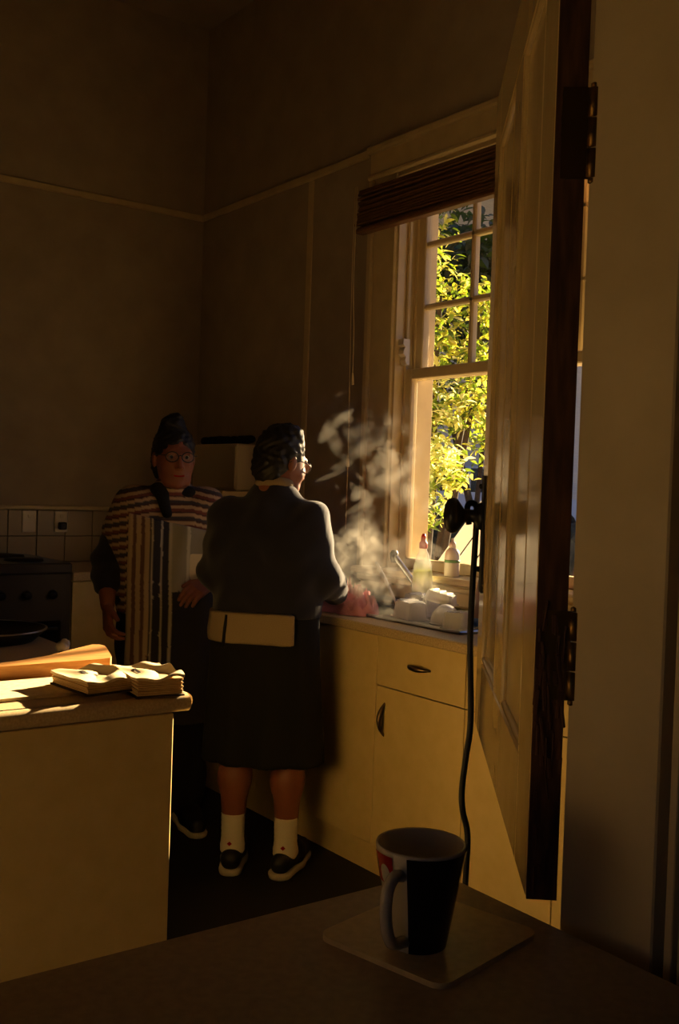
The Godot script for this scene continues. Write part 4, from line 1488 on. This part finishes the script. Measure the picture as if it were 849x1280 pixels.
func person_with_apron() -> void:
	var B := thing("person", "person in glasses with striped top and striped apron facing the hatch", "person", Vector3(1.90, 0, -3.73), -deg_to_rad(200.0))
	var neck := Vector3(-0.01, 1.36, 0.0)
	var sh := 0.155
	var T := torso(sh, 1.295, 0.88, neck)
	var aR := arm(Vector3(sh - 0.012, 1.27, 0.005), Vector3(0.235, 1.06, 0.05), Vector3(0.235, 0.89, -0.09))
	var aL := arm(Vector3(-sh + 0.012, 1.27, 0.005), Vector3(-0.21, 1.07, 0.0), Vector3(-0.13, 0.99, -0.2))
	var legs := leg(Vector3(-0.085, 0.84, 0), Vector3(-0.095, 0.46, -0.01), Vector3(-0.1, 0.085, 0.012)) + leg(Vector3(0.085, 0.84, 0), Vector3(0.095, 0.46, -0.01), Vector3(0.1, 0.085, 0.012))
	for s: float in [-0.1, 0.1]:
		legs.append(["c", Vector3(s, 0.07, 0.015), Vector3(s * 1.15, 0.045, -0.13), 0.034, 0.028, 0.03])
	var hx := Transform3D(Basis(Vector3.UP, deg_to_rad(6.0)) * Basis(Vector3.RIGHT, -deg_to_rad(2.0)), Vector3(-0.012, 1.463, -0.015)).scaled_local(Vector3.ONE * 0.97)
	var b := blob()
	sdf(b, T + aR + aL + legs + [["c", neck - Vector3(0, 0.03, 0), hx * Vector3(0, -0.05, 0.02), 0.054, 0.05, 0.03]], 0.012)
	sdf(b, head(), 0.0045, hx)
	sdf(b, hand(Vector3(0.235, 0.89, -0.09), Vector3(0.0, -0.8, -0.6).normalized(), Vector3(-0.9, 0.0, 0.1).normalized(), Vector3(-0.2, 0.5, -0.8).normalized()), 0.0038)
	sdf(b, hand(Vector3(-0.13, 0.99, -0.2), Vector3(0.6, -0.2, -0.7).normalized(), Vector3(0.3, -0.9, 0.3).normalized(), Vector3(0.5, 0.4, 0.4).normalized()), 0.0038)
	put_mesh("body", blob_mesh(b), M.skin, B)
	eyes(B, hx)
	glasses(B, hx, M.black_plastic)
	var st := new_st()
	add_tube(st, curve([hx * Vector3(-0.021, -0.0605, -0.0945), hx * Vector3(-0.008, -0.0625, -0.0965), hx * Vector3(0.008, -0.0625, -0.0965), hx * Vector3(0.021, -0.0605, -0.0945)], 4), 0.0032, 6)
	obj("mouth", st, M.mug_red, B)
	# dark hair gathered up into a high knot
	soft("hair", [["e", Vector3(0, 0.045, 0.02), Vector3(0.086, 0.1, 0.1), 0.02], ["e", Vector3(0, -0.02, 0.05), Vector3(0.083, 0.085, 0.062), 0.03], ["e", Vector3(0.012, 0.145, 0.012), Vector3(0.046, 0.04, 0.046), 0.035], ["e", Vector3(-0.006, 0.17, 0.02), Vector3(0.026, 0.022, 0.028), 0.02]], 0.006, M.hair, B, hx, [[Vector3(0, -0.62, -0.78), 0.022]], func(p): return 0.004 * sin(p.x * 120.0 + 4.0 * sin(p.y * 70.0)) * sin(p.z * 120.0 + p.y * 50.0))
	# striped top with short loose sleeves
	var bands := func(p: Vector3) -> Color:
		var y := p.y + 0.22 * maxf(absf(p.x) - 0.08, 0.0) + 0.02 * p.z
		var u := fposmod(y / 0.031, 1.0)
		if u < 0.42:
			return Color(0.42, 0.30, 0.19)
		if u < 0.62:
			return Color(0.055, 0.02, 0.018)
		return Color(0.15, 0.045, 0.035) if fposmod(floor(y / 0.031), 2.0) < 1.0 else Color(0.05, 0.04, 0.05)
	var sleeveR: Vector3 = aR[0][1].lerp(aR[0][2], 0.50)
	var sleeveL: Vector3 = aL[0][1].lerp(aL[0][2], 0.50)
	soft("striped_top", grown(T, 0.018) + [["c", aR[0][1], sleeveR, 0.07, 0.07, 0.05], ["c", aL[0][1], sleeveL, 0.07, 0.07, 0.05]], 0.0062, M.dyed_cloth, B, Transform3D(), [[Vector3(0, -1, 0), -0.86], [Vector3(0, 1, 0.25).normalized(), 1.365]], func(p): return 0.004 * sin(p.y * 40.0 + 25.0 * p.x), bands)
	soft("undershirt_sleeve", grown([aR[0], aR[1], ["c", aR[2][1], aR[2][1].lerp(aR[2][2], 0.25), 0.042, 0.04, 0.03]], 0.012), 0.0085, M.navy_knit, B, Transform3D(), [], func(p): return 0.003 * sin(p.y * 90.0 + 30.0 * p.x))
	soft("undershirt_sleeve", grown([aL[0], aL[1], ["c", aL[2][1], aL[2][1].lerp(aL[2][2], 0.3), 0.042, 0.04, 0.03]], 0.012), 0.0085, M.navy_knit, B, Transform3D(), [], func(p): return 0.003 * sin(p.y * 90.0 + 30.0 * p.x))
	soft("neck_scarf", [["c", neck + Vector3(-0.06, -0.03, -0.03), neck + Vector3(0.06, -0.02, -0.03), 0.032, 0.032, 0.02], ["c", neck + Vector3(0.05, -0.03, -0.04), Vector3(0.02, 1.25, -0.1), 0.03, 0.02, 0.03]], 0.007, M.black_cloth, B)
	# apron: broad beige stripes on one side, black and white ones beside it, grey-white bib
	var woven := func(p: Vector3) -> Color:
		if p.x > 0.085:
			var u := fposmod(p.x / 0.03, 1.0)
			return Color(0.40, 0.30, 0.20) if u < 0.55 else Color(0.13, 0.07, 0.045)
		if p.x > 0.0:
			var u := fposmod(p.x / 0.036, 1.0)
			return Color(0.38, 0.34, 0.28) if u < 0.3 else Color(0.025, 0.022, 0.025)
		if p.y < 0.955:
			return Color(0.02, 0.018, 0.02)
		return Color(0.50, 0.47, 0.40) if absf(p.x + 0.062) < 0.007 else Color(0.27, 0.25, 0.21)
	soft("apron", grown(T, 0.031, 0, 6) + [["c", Vector3(-0.06, 0.86, -0.03), Vector3(-0.08, 0.45, -0.05), 0.13, 0.12, 0.08], ["c", Vector3(0.06, 0.86, -0.03), Vector3(0.085, 0.45, -0.05), 0.13, 0.12, 0.08]], 0.0062, M.dyed_cloth, B, Transform3D(), [[Vector3(0, -1, 0), -0.44], [Vector3(-0.2, 1, 0).normalized(), 1.195], [Vector3(0, 0, 1), -0.02], [Vector3(1, 0, 0), 0.165], [Vector3(-1, 0, 0), 0.17]], func(p): return 0.005 * sin(p.x * 55.0 + 6.0 * p.y), woven)
	st = new_st()
	span(st, Vector3(-0.145, 0.975, -0.139), Vector3(-0.015, 1.10, -0.132), 0.002)
	obj("apron_pocket", st, M.sock, B).set_meta("label", "pale pocket on the apron bib")
	soft("trousers", [["c", Vector3(-0.085, 0.9, 0), Vector3(-0.1, 0.12, 0.01), 0.115, 0.075, 0.06], ["c", Vector3(0.085, 0.9, 0), Vector3(0.1, 0.12, 0.01), 0.115, 0.075, 0.06]], 0.011, M.black_cloth, B, Transform3D(), [[Vector3(0, -1, 0), -0.07], [Vector3(0, 1, 0), 0.93]], func(p): return 0.005 * sin(p.y * 30.0 + p.x * 40.0))
	for s: float in [-0.1, 0.1]:
		shoe(B, Vector3(s, 0.085, 0.012), Vector3(s * 1.25, 0.03, -0.155), M.shoe)


# ---------------------------------------------------------------- things by the sink

func heaped(plan_r: Vector2, high: float, seed_: int, called: String, m: Material, parent: Node3D) -> void:
	# crumpled cloth: a rumpled closed heap with sharp folds
	var n := FastNoiseLite.new()
	n.seed = seed_
	n.frequency = 13.0
	n.noise_type = FastNoiseLite.TYPE_SIMPLEX
	n.fractal_type = FastNoiseLite.FRACTAL_RIDGED
	n.fractal_octaves = 3
	var st := new_st()
	st.set_smooth_group(1)
	var nu := 44
	var nv := 16
	var pt := func(i: int, j: int) -> Vector3:
		var t := TAU * i / nu
		var r := float(j) / nv
		var edge := 1.0 + 0.16 * sin(3.0 * t + 1.0) + 0.10 * sin(5.0 * t) + 0.06 * sin(11.0 * t)
		var x := plan_r.x * r * edge * cos(t)
		var z := plan_r.y * r * edge * sin(t)
		var dome := pow(maxf(1.0 - r * r, 0.0), 0.5)
		return Vector3(x, maxf(0.0, high * dome * (0.5 + 0.7 * n.get_noise_2d(x * 1.6, z))) + (0.004 if j < nv else 0.0), z)
	for i in nu:
		for j in nv:
			var a: Vector3 = pt.call(i, j)
			var b: Vector3 = pt.call(i + 1, j)
			var c: Vector3 = pt.call(i + 1, j + 1)
			var d: Vector3 = pt.call(i, j + 1)
			if j > 0:
				tri(st, a, b, c, Vector3.UP)
			tri(st, a, c, d, Vector3.UP)
	st.set_smooth_group(-1)
	for i in nu:
		tri(st, Vector3.ZERO, pt.call(i, nv), pt.call(i + 1, nv), Vector3.DOWN)
	obj(called, st, m, parent)


func container(label: String, at: Vector3, turn: float, tilt: float, size: Vector3) -> void:
	# clear plastic punnet lying on the drainer, open side down
	var t := thing("clear_container", label, "container", at, turn, "")
	t.rotation.x = tilt
	var st := new_st()
	st.set_smooth_group(-1)
	var h := size / 2.0
	var rings := []
	for lv in [[1.12, 0.0], [1.12, 0.05], [1.0, 0.05], [0.86, 0.95], [0.80, 1.0]]:
		var ring := []
		for p in rounded(size.x * lv[0], size.z * lv[0], 0.016, 3):
			ring.append(Vector3(p.x, lv[1] * size.y, p.y))
		rings.append(ring)
	for k in rings.size() - 1:
		for i in rings[k].size():
			var j: int = (i + 1) % rings[k].size()
			quad(st, rings[k][i], rings[k][j], rings[k + 1][j], rings[k + 1][i], rings[k][i] * Vector3(1, 0.3, 1))
	for i in rings[-1].size():
		tri(st, Vector3(0, size.y, 0), rings[-1][i], rings[-1][(i + 1) % rings[-1].size()], Vector3.UP)
	obj("shell", st, M.clear_plastic, t)
	st = new_st()
	for k in 3:
		add_tube(st, [Vector3(-h.x * 0.7, size.y + 0.001, (k - 1) * h.z * 0.5), Vector3(0, size.y + 0.002, (k - 1) * h.z * 0.5), Vector3(h.x * 0.7, size.y + 0.001, (k - 1) * h.z * 0.5)], 0.003, 6)
	obj("base_rib", st, M.clear_plastic, t)


func sink_things() -> void:
	var t := thing("tea_towel", "crumpled pink tea towel on the worktop edge", "towel", Vector3(2.385, 0.9015, -3.165), deg_to_rad(15))
	heaped(Vector2(0.085, 0.145), 0.115, 5, "cloth", M.pink_cloth, t)
	t = thing("blue_plate", "pale blue plate beside the elbow at the sink", "plate", Vector3(2.42, 0.9, -3.62))
	var st := new_st()
	add_lathe(st, [Vector2(0, 0), Vector2(0.06, 0), Vector2(0.095, 0.014), Vector2(0.096, 0.017), Vector2(0.09, 0.016), Vector2(0.058, 0.005), Vector2(0, 0.005)], 32)
	obj("dish", st, M.pale_blue, t)
	st = new_st()
	add_lathe(st, [Vector2(0.093, 0.0145), Vector2(0.0975, 0.0155), Vector2(0.0975, 0.0185), Vector2(0.093, 0.0175)], 32)
	obj("rim", st, M.white_gloss, t)
	t = thing("green_bowl", "dark green glazed bowl standing in the sink", "bowl", Vector3(2.50, 0.862, -3.34))
	st = new_st()
	add_lathe(st, [Vector2(0, -0.132), Vector2(0.05, -0.132), Vector2(0.08, -0.05), Vector2(0.105, 0.05), Vector2(0.113, 0.1), Vector2(0.110, 0.105), Vector2(0.105, 0.1), Vector2(0.09, 0.03), Vector2(0.05, -0.115), Vector2(0, -0.12)], 36)
	obj("bowl", st, M.green_glaze, t)
	t = thing("long_spoon", "long steel spoon handle leaning up out of the sink", "spoon", Vector3(2.55, 0.735, -3.06))
	st = new_st()
	add_tube(st, curve([Vector3(-0.01, 0.02, 0.0), Vector3(0.01, 0.15, -0.01), Vector3(0.03, 0.235, -0.09), Vector3(0.05, 0.345, -0.22)], 5), [0.004, 0.004, 0.004, 0.004, 0.0045, 0.005, 0.005, 0.006, 0.006, 0.0065, 0.007, 0.008, 0.009, 0.01, 0.0095, 0.007], 8, 0.5)
	obj("handle", st, M.brushed_steel, t)
	st = new_st()
	add_lathe(st, [Vector2(0, 0), Vector2(0.016, 0.004), Vector2(0.022, 0.012), Vector2(0.02, 0.012), Vector2(0, 0.004)], 18, Transform3D(Basis().scaled(Vector3(1, 1, 1.4)), Vector3(-0.012, 0.0, 0.0)))
	obj("spoon_bowl", st, M.chrome, t)
	# detergent bottle with a red cap
	t = thing("detergent_bottle", "clear detergent bottle with red cap and yellow-green liquid", "bottle", Vector3(2.645, 0.912, -3.045), deg_to_rad(20))
	st = new_st()
	var ov := Basis().scaled(Vector3(0.72, 1, 1.12))
	add_lathe(st, [Vector2(0, 0), Vector2(0.034, 0), Vector2(0.038, 0.006), Vector2(0.038, 0.13), Vector2(0.034, 0.17), Vector2(0.022, 0.215), Vector2(0.013, 0.235), Vector2(0.013, 0.245), Vector2(0, 0.245)], 28, Transform3D(ov, Vector3.ZERO))
	obj("bottle_body", st, M.bottle_plastic, t)
	st = new_st()
	add_lathe(st, [Vector2(0, 0.004), Vector2(0.034, 0.004), Vector2(0.0355, 0.008), Vector2(0.0355, 0.13), Vector2(0.033, 0.155), Vector2(0, 0.155)], 28, Transform3D(ov, Vector3.ZERO))
	obj("liquid", st, M.detergent, t)
	st = new_st()
	add_lathe(st, [Vector2(0, 0.24), Vector2(0.016, 0.24), Vector2(0.016, 0.262), Vector2(0.010, 0.268), Vector2(0.010, 0.285), Vector2(0.006, 0.296), Vector2(0, 0.297)], 18)
	obj("cap", st, M.red_plastic, t)
	t = thing("sill_bottle", "small white bottle with green band on the window sill", "bottle", Vector3(2.775, 1.042, -3.02))
	st = new_st()
	add_lathe(st, [Vector2(0, 0), Vector2(0.028, 0), Vector2(0.03, 0.004), Vector2(0.03, 0.085), Vector2(0.026, 0.1), Vector2(0.014, 0.112), Vector2(0, 0.112)], 24)
	obj("bottle_body", st, M.white_gloss, t)
	st = new_st()
	add_lathe(st, [Vector2(0.0302, 0.055), Vector2(0.0308, 0.055), Vector2(0.0308, 0.066), Vector2(0.0302, 0.066)], 24)
	obj("band", st, M.green_label, t)
	st = new_st()
	add_lathe(st, [Vector2(0, 0.112), Vector2(0.014, 0.112), Vector2(0.013, 0.132), Vector2(0.006, 0.136), Vector2(0.005, 0.15), Vector2(0, 0.151)], 16)
	obj("cap", st, M.white_gloss, t)
	# upturned tub and glass dome
	t = thing("upturned_tub", "red-brown tub with blue rim upside down on the drainer", "tub", Vector3(2.625, 0.912, -2.615))
	st = new_st()
	add_lathe(st, [Vector2(0.098, 0.02), Vector2(0.095, 0.03), Vector2(0.063, 0.185), Vector2(0.056, 0.194), Vector2(0, 0.195)], 36)
	obj("tub_wall", st, M.brown_plastic, t)
	st = new_st()
	add_lathe(st, [Vector2(0.09, 0.0), Vector2(0.104, 0.0), Vector2(0.106, 0.012), Vector2(0.104, 0.026), Vector2(0.095, 0.026)], 36)
	obj("rim", st, M.blue_plastic, t)
	t = thing("glass_dome", "clear glass bowl upside down among the plastic containers", "bowl", Vector3(2.465, 0.91, -2.705))
	st = new_st()
	var dome := []
	for k in 11:
		var a := PI / 2 * k / 10.0
		dome.append(Vector2(0.056 * cos(a), 0.07 * sin(a)))
	for k in 11:
		var a := PI / 2 * (10 - k) / 10.0
		dome.append(Vector2(0.052 * cos(a), 0.066 * sin(a)))
	add_lathe(st, dome, 32)
	obj("glass_wall", st, M.clear_plastic, t)
	st = new_st()
	add_lathe(st, [Vector2(0.051, 0), Vector2(0.059, 0), Vector2(0.059, 0.006), Vector2(0.054, 0.006)], 32)
	obj("rim", st, M.clear_plastic, t)
	container("clear plastic punnet lying nearest the mixer tap", Vector3(2.555, 0.913, -2.94), 0.15, 0.0, Vector3(0.10, 0.075, 0.13))
	container("clear plastic punnet at the front corner of the drainer", Vector3(2.445, 0.913, -2.875), -0.2, 0.05, Vector3(0.09, 0.062, 0.12))
	container("clear plastic punnet lying against the glass dome", Vector3(2.42, 0.913, -2.595), 0.3, -0.04, Vector3(0.08, 0.055, 0.09))
	container("clear plastic punnet stacked on top of another on the drainer", Vector3(2.535, 0.975, -2.815), 0.5, 0.22, Vector3(0.09, 0.036, 0.11))


# ---------------------------------------------------------------- things on the peninsula

func book(label: String, at: Vector3, turn: float, size: Vector3, seed_: int) -> void:
	var b := thing("old_book", label, "book", at, turn, "")
	var st := new_st()
	span(st, Vector3(-size.x / 2 - 0.004, 0, -size.z / 2 - 0.004), Vector3(size.x / 2 + 0.004, 0.004, size.z / 2 + 0.004), 0.001)
	obj("cover", st, M.print_ink, b)
	# page block in thick uneven leaves
	var y := 0.004
	var r := RandomNumberGenerator.new()
	r.seed = seed_
	var k := 0
	while y < size.y - 0.006:
		var h := r.randf_range(0.0028, 0.0046)
		st = new_st()
		var dx := r.randf_range(-0.002, 0.002)
		var dz := r.randf_range(-0.002, 0.002)
		span(st, Vector3(-size.x / 2 + dx, y, -size.z / 2 + dz), Vector3(size.x / 2 + dx, y + h - 0.0004, size.z / 2 + dz), 0.001)
		obj("page_bundle", st, M.book_paper, b)
		y += h
		k += 1
	# top pages, curled and wavy
	st = new_st()
	st.set_smooth_group(1)
	var nu := 22
	var nv := 26
	var high := func(u: float, v: float) -> float:
		return y + 0.003 + 0.0045 * sin(u * 9.0 + 2.2 * sin(v * 5.0 + seed_)) * (0.4 + u) + 0.004 * sin(v * 13.0 + seed_) * u * u + 0.010 * pow(absf(u - 0.5) * 2.0, 3.0) * (0.1 if u < 0.5 else 0.4)
	var at_uv := func(u: float, v: float, dy: float) -> Vector3:
		return Vector3((u - 0.5) * (size.x + 0.006), high.call(u, v) + dy, (v - 0.5) * (size.z + 0.004))
	for i in nu:
		for j in nv:
			var u0 := float(i) / nu
			var u1 := float(i + 1) / nu
			var v0 := float(j) / nv
			var v1 := float(j + 1) / nv
			quad(st, at_uv.call(u0, v0, 0.0), at_uv.call(u1, v0, 0.0), at_uv.call(u1, v1, 0.0), at_uv.call(u0, v1, 0.0), Vector3.UP)
	st.set_smooth_group(-1)
	for i in nu:
		var u0 := float(i) / nu
		var u1 := float(i + 1) / nu
		for v: float in [0.0, 1.0]:
			quad(st, at_uv.call(u0, v, 0.0), at_uv.call(u1, v, 0.0), at_uv.call(u1, v, -0.006), at_uv.call(u0, v, -0.006), Vector3(0, 0, v * 2 - 1))
	for j in nv:
		var v0 := float(j) / nv
		var v1 := float(j + 1) / nv
		for u: float in [0.0, 1.0]:
			quad(st, at_uv.call(u, v0, 0.0), at_uv.call(u, v1, 0.0), at_uv.call(u, v1, -0.006), at_uv.call(u, v0, -0.006), Vector3(u * 2 - 1, 0, 0))
	obj("top_page", st, M.paper_page, b)
	# printed marks: dark strips following the page
	for q in 4:
		st = new_st()
		st.set_smooth_group(1)
		var u := r.randf_range(0.22, 0.72)
		var v := r.randf_range(0.15, 0.7)
		var wu := r.randf_range(0.05, 0.12)
		var wv := r.randf_range(0.10, 0.24)
		for i in 4:
			for j in 6:
				var a := u + wu * i / 4.0
				var c := u + wu * (i + 1) / 4.0
				var e := v + wv * j / 6.0
				var f := v + wv * (j + 1) / 6.0
				quad(st, at_uv.call(a, e, 0.0006), at_uv.call(c, e, 0.0006), at_uv.call(c, f, 0.0006), at_uv.call(a, f, 0.0006), Vector3.UP)
		obj("print_mark", st, M.print_ink, b)


func peninsula_things() -> void:
	var b := thing("paddle_board", "thick wooden paddle chopping board on the peninsula", "chopping board", Vector3(0, 0.9, 0))
	b.position = Vector3(0.95, 0.9, -2.48)
	var st := new_st()
	var o := Vector2(-0.95, 2.48)
	var out := PackedVector2Array()
	for p in [Vector2(0.62, -2.392), Vector2(1.05, -2.392), Vector2(1.072, -2.398), Vector2(1.085, -2.42), Vector2(1.125, -2.54), Vector2(1.136, -2.58), Vector2(1.133, -2.604), Vector2(1.115, -2.612), Vector2(1.06, -2.575), Vector2(0.946, -2.49), Vector2(0.85, -2.447), Vector2(0.75, -2.43), Vector2(0.62, -2.427), Vector2(0.605, -2.41)]:
		out.append(p + o)
	add_slab(st, out, 0.001, 0.037, false)
	obj("board", st, M.board_wood, b)
	st = new_st()
	add_lathe(st, [Vector2(0.0, 0.0372), Vector2(0.004, 0.0372), Vector2(0.004, 0.0376), Vector2(0, 0.0376)], 12, Transform3D(Basis(), Vector3(-0.32, 0, 0.072)))
	obj("hanging_hole", st, M.print_ink, b)
	st = new_st()
	var lw := PackedVector2Array()
	for p in [Vector2(0.45, -2.355), Vector2(0.9, -2.375), Vector2(0.915, -2.36), Vector2(0.90, -2.19), Vector2(0.88, -2.18), Vector2(0.45, -2.165)]:
		lw.append(p)
	add_slab(st, lw, 0.9, 0.908)
	tag(obj("thin_board", st, M.paper_page), "thin pale board lying flat in the sun before the books", "board")
	book("thick worn book with curled pages leaning off the thin board", Vector3(0.945, 0.9085, -2.205), deg_to_rad(6), Vector3(0.115, 0.031, 0.165), 3)
	book("thick worn book at the rounded end of the peninsula", Vector3(1.062, 0.9, -2.165), deg_to_rad(-8), Vector3(0.105, 0.044, 0.175), 8)
	# dark pan behind the board
	var p := thing("dark_pan", "wide dark shallow pan with a thin bright rim", "pan", Vector3(0.965, 0.9, -3.02))
	st = new_st()
	add_lathe(st, [Vector2(0, 0), Vector2(0.13, 0), Vector2(0.165, 0.031), Vector2(0.168, 0.036), Vector2(0.164, 0.036), Vector2(0.128, 0.004), Vector2(0, 0.004)], 40)
	obj("pan_body", st, M.dark_iron, p)
	st = new_st()
	add_lathe(st, [Vector2(0.163, 0.035), Vector2(0.169, 0.035), Vector2(0.169, 0.0385), Vector2(0.163, 0.0385)], 40)
	obj("rim", st, M.steel, p)
	var f := thing("foil_scrap", "small bright crumpled foil scrap by the dark pan", "foil", Vector3(1.075, 0.9, -2.72))
	soft("scrap", [["e", Vector3(0, 0.016, 0), Vector3(0.018, 0.016, 0.022), 0.01], ["e", Vector3(0.012, 0.024, -0.012), Vector3(0.012, 0.014, 0.014), 0.01]], 0.004, M.foil, f, Transform3D(), [[Vector3(0, -1, 0), 0.0]], func(q): return 0.003 * sin(q.x * 300.0) * sin(q.z * 260.0 + q.y * 200.0))
	for k in 9:
		st = new_st()
		add_box(st, Vector3.ZERO, Vector3(rng.randf_range(0.004, 0.009), 0.004, rng.randf_range(0.004, 0.008)), 0.0012)
		var c := obj("bread_crumb", st, M.crumb)
		c.position = Vector3(rng.randf_range(0.72, 0.93), 0.902, rng.randf_range(-2.62, -2.52))
		c.rotation.y = rng.randf() * TAU
		tag(c, "small crumb on the worktop behind the paddle board", "crumb", "crumbs behind the paddle board")


# ---------------------------------------------------------------- mug on the hatch shelf

func hatch_things() -> void:
	var t := thing("table_mat", "square beige table mat with rounded corners under the mug", "mat", Vector3(0.697, 0.93, -0.772), deg_to_rad(12))
	var st := new_st()
	add_slab(st, rounded(0.168, 0.155, 0.016), 0.0, 0.0055, true)
	obj("mat_top", st, M.mat_board, t)
	st = new_st()
	add_slab(st, rounded(0.15, 0.135, 0.014), -0.0, 0.001)
	obj("mat_backing", st, M.print_ink, t)
	var m := thing("mug", "tapered mug with black outside, red patch and pale handle", "mug", Vector3(0.668, 0.9355, -0.757), deg_to_rad(0))
	# wall pieces: pale glazed inside and foot, printed outside in panels round the mug
	var r0 := 0.0275
	var r1 := 0.0445
	var hh := 0.1
	st = new_st()
	add_lathe(st, [Vector2(r0 * 0.8, 0.0), Vector2(r0, 0.002), Vector2(r1 - 0.0004, hh - 0.001), Vector2(r1 - 0.0012, hh + 0.0012), Vector2(r1 - 0.0035, hh), Vector2(r0 - 0.003, 0.008), Vector2(0, 0.006)], 48)
	add_lathe(st, [Vector2(0, 0.0), Vector2(r0 * 0.8, 0.0)], 48)
	obj("mug_body", st, M.mug_glaze, m)
	var band := func(a0: float, a1: float, t0: float, t1: float) -> SurfaceTool:
		var s := new_st()
		s.set_smooth_group(4)
		var n := maxi(int((a1 - a0) / 0.12), 2)
		for k in n:
			var q := []
			for e in [[k, t0], [k + 1, t0], [k + 1, t1], [k, t1]]:
				var ang: float = a0 + (a1 - a0) * e[0] / n
				var rr: float = lerpf(r0, r1, e[1]) + 0.0006
				q.append(Vector3(rr * cos(ang), 0.002 + (hh - 0.004) * e[1], rr * sin(ang)))
			quad(s, q[0], q[1], q[2], q[3], q[0] * Vector3(1, 0, 1))
		return s
	# angle 0 points along +x; the camera side of the mug is near 131 degrees
	obj("black_print", band.call(deg_to_rad(-120), deg_to_rad(148), 0.0, 1.0), M.mug_black, m)
	obj("red_print", band.call(deg_to_rad(168), deg_to_rad(208), 0.68, 0.98), M.mug_red, m)
	obj("red_print", band.call(deg_to_rad(166), deg_to_rad(190), 0.02, 0.14), M.mug_red, m)
	st = new_st()
	var dot := []
	for k in 20:
		var a := TAU * k / 20.0
		var ang := deg_to_rad(183) + 0.17 * cos(a)
		var tt := 0.78 + 0.105 * sin(a)
		var rr := lerpf(r0, r1, tt) + 0.0012
		dot.append(Vector3(rr * cos(ang), 0.002 + (hh - 0.004) * tt, rr * sin(ang)))
	var cr := lerpf(r0, r1, 0.78) + 0.0014
	for k in 20:
		tri(st, Vector3(cr * cos(deg_to_rad(183)), 0.002 + (hh - 0.004) * 0.78, cr * sin(deg_to_rad(183))), dot[k], dot[(k + 1) % 20], Vector3(-1, 0, -0.3))
	obj("pale_spot", st, M.mug_glaze, m)
	st = new_st()
	var dir := Vector3(cos(deg_to_rad(157)), 0, sin(deg_to_rad(157)))
	add_tube(st, curve([dir * 0.038 + Vector3(0, 0.079, 0), dir * 0.055 + Vector3(0, 0.083, 0), dir * 0.068 + Vector3(0, 0.072, 0), dir * 0.068 + Vector3(0, 0.045, 0), dir * 0.056 + Vector3(0, 0.022, 0), dir * 0.028 + Vector3(0, 0.013, 0)], 6), 0.0058, 12)
	obj("handle", st, M.mug_glaze, m)


# ---------------------------------------------------------------- steam

func steam() -> void:
	var s := thing("steam", "pale sunlit steam rising in wisps from the sink", "steam", Vector3(2.45, 0.95, -3.15))
	s.set_meta("kind", "stuff")
	var n := FastNoiseLite.new()
	n.seed = 21
	n.frequency = 5.5
	n.fractal_octaves = 3
	var thin := []
	for d: float in [0.55, 0.95, 2.2]:
		var fm := FogMaterial.new()
		fm.resource_name = "steam"
		fm.density = d
		fm.albedo = Color(0.98, 0.95, 0.89)  # white steam, with the golden light put in as a slight warm tint
		thin.append(fm)
	var made := 0
	var tries := 0
	while made < 600 and tries < 90000:
		tries += 1
		var h := pow(rng.randf(), 1.35)
		# a bank that lies over the sink and drifts up to just under the meeting rail
		var w := lerpf(0.31, 0.20, h)
		var p := Vector3(rng.randf_range(2.24, 2.56), 0.93 + 0.80 * h, -3.10 + rng.randf_range(-w, w) - 0.08 * h)
		var v := n.get_noise_3d(p.x * 1.1, p.y, p.z * 1.1)
		var big := n.get_noise_3d(p.x * 0.35 + 40.0, p.y * 0.35, p.z * 0.35)
		if absf(v) > 0.075 or big < -0.12 + 0.18 * h:
			continue
		made += 1
		var f := FogVolume.new()
		f.name = "puff"
		f.shape = RenderingServer.FOG_VOLUME_SHAPE_ELLIPSOID
		var fine := rng.randf() < 0.55 - 0.3 * h
		f.size = (Vector3(rng.randf_range(0.014, 0.034), rng.randf_range(0.02, 0.06), rng.randf_range(0.016, 0.04)) if fine else Vector3(rng.randf_range(0.016, 0.045), rng.randf_range(0.06, 0.17), rng.randf_range(0.02, 0.06))) * lerpf(1.45, 0.95, h)
		f.material = thin[(2 if h < 0.35 else 1) if fine else rng.randi() % 2]
		f.position = p - s.position
		f.rotation = Vector3(rng.randf_range(-1.0, 1.0), rng.randf() * TAU, rng.randf_range(-1.4, 1.4))
		s.add_child(f, true)
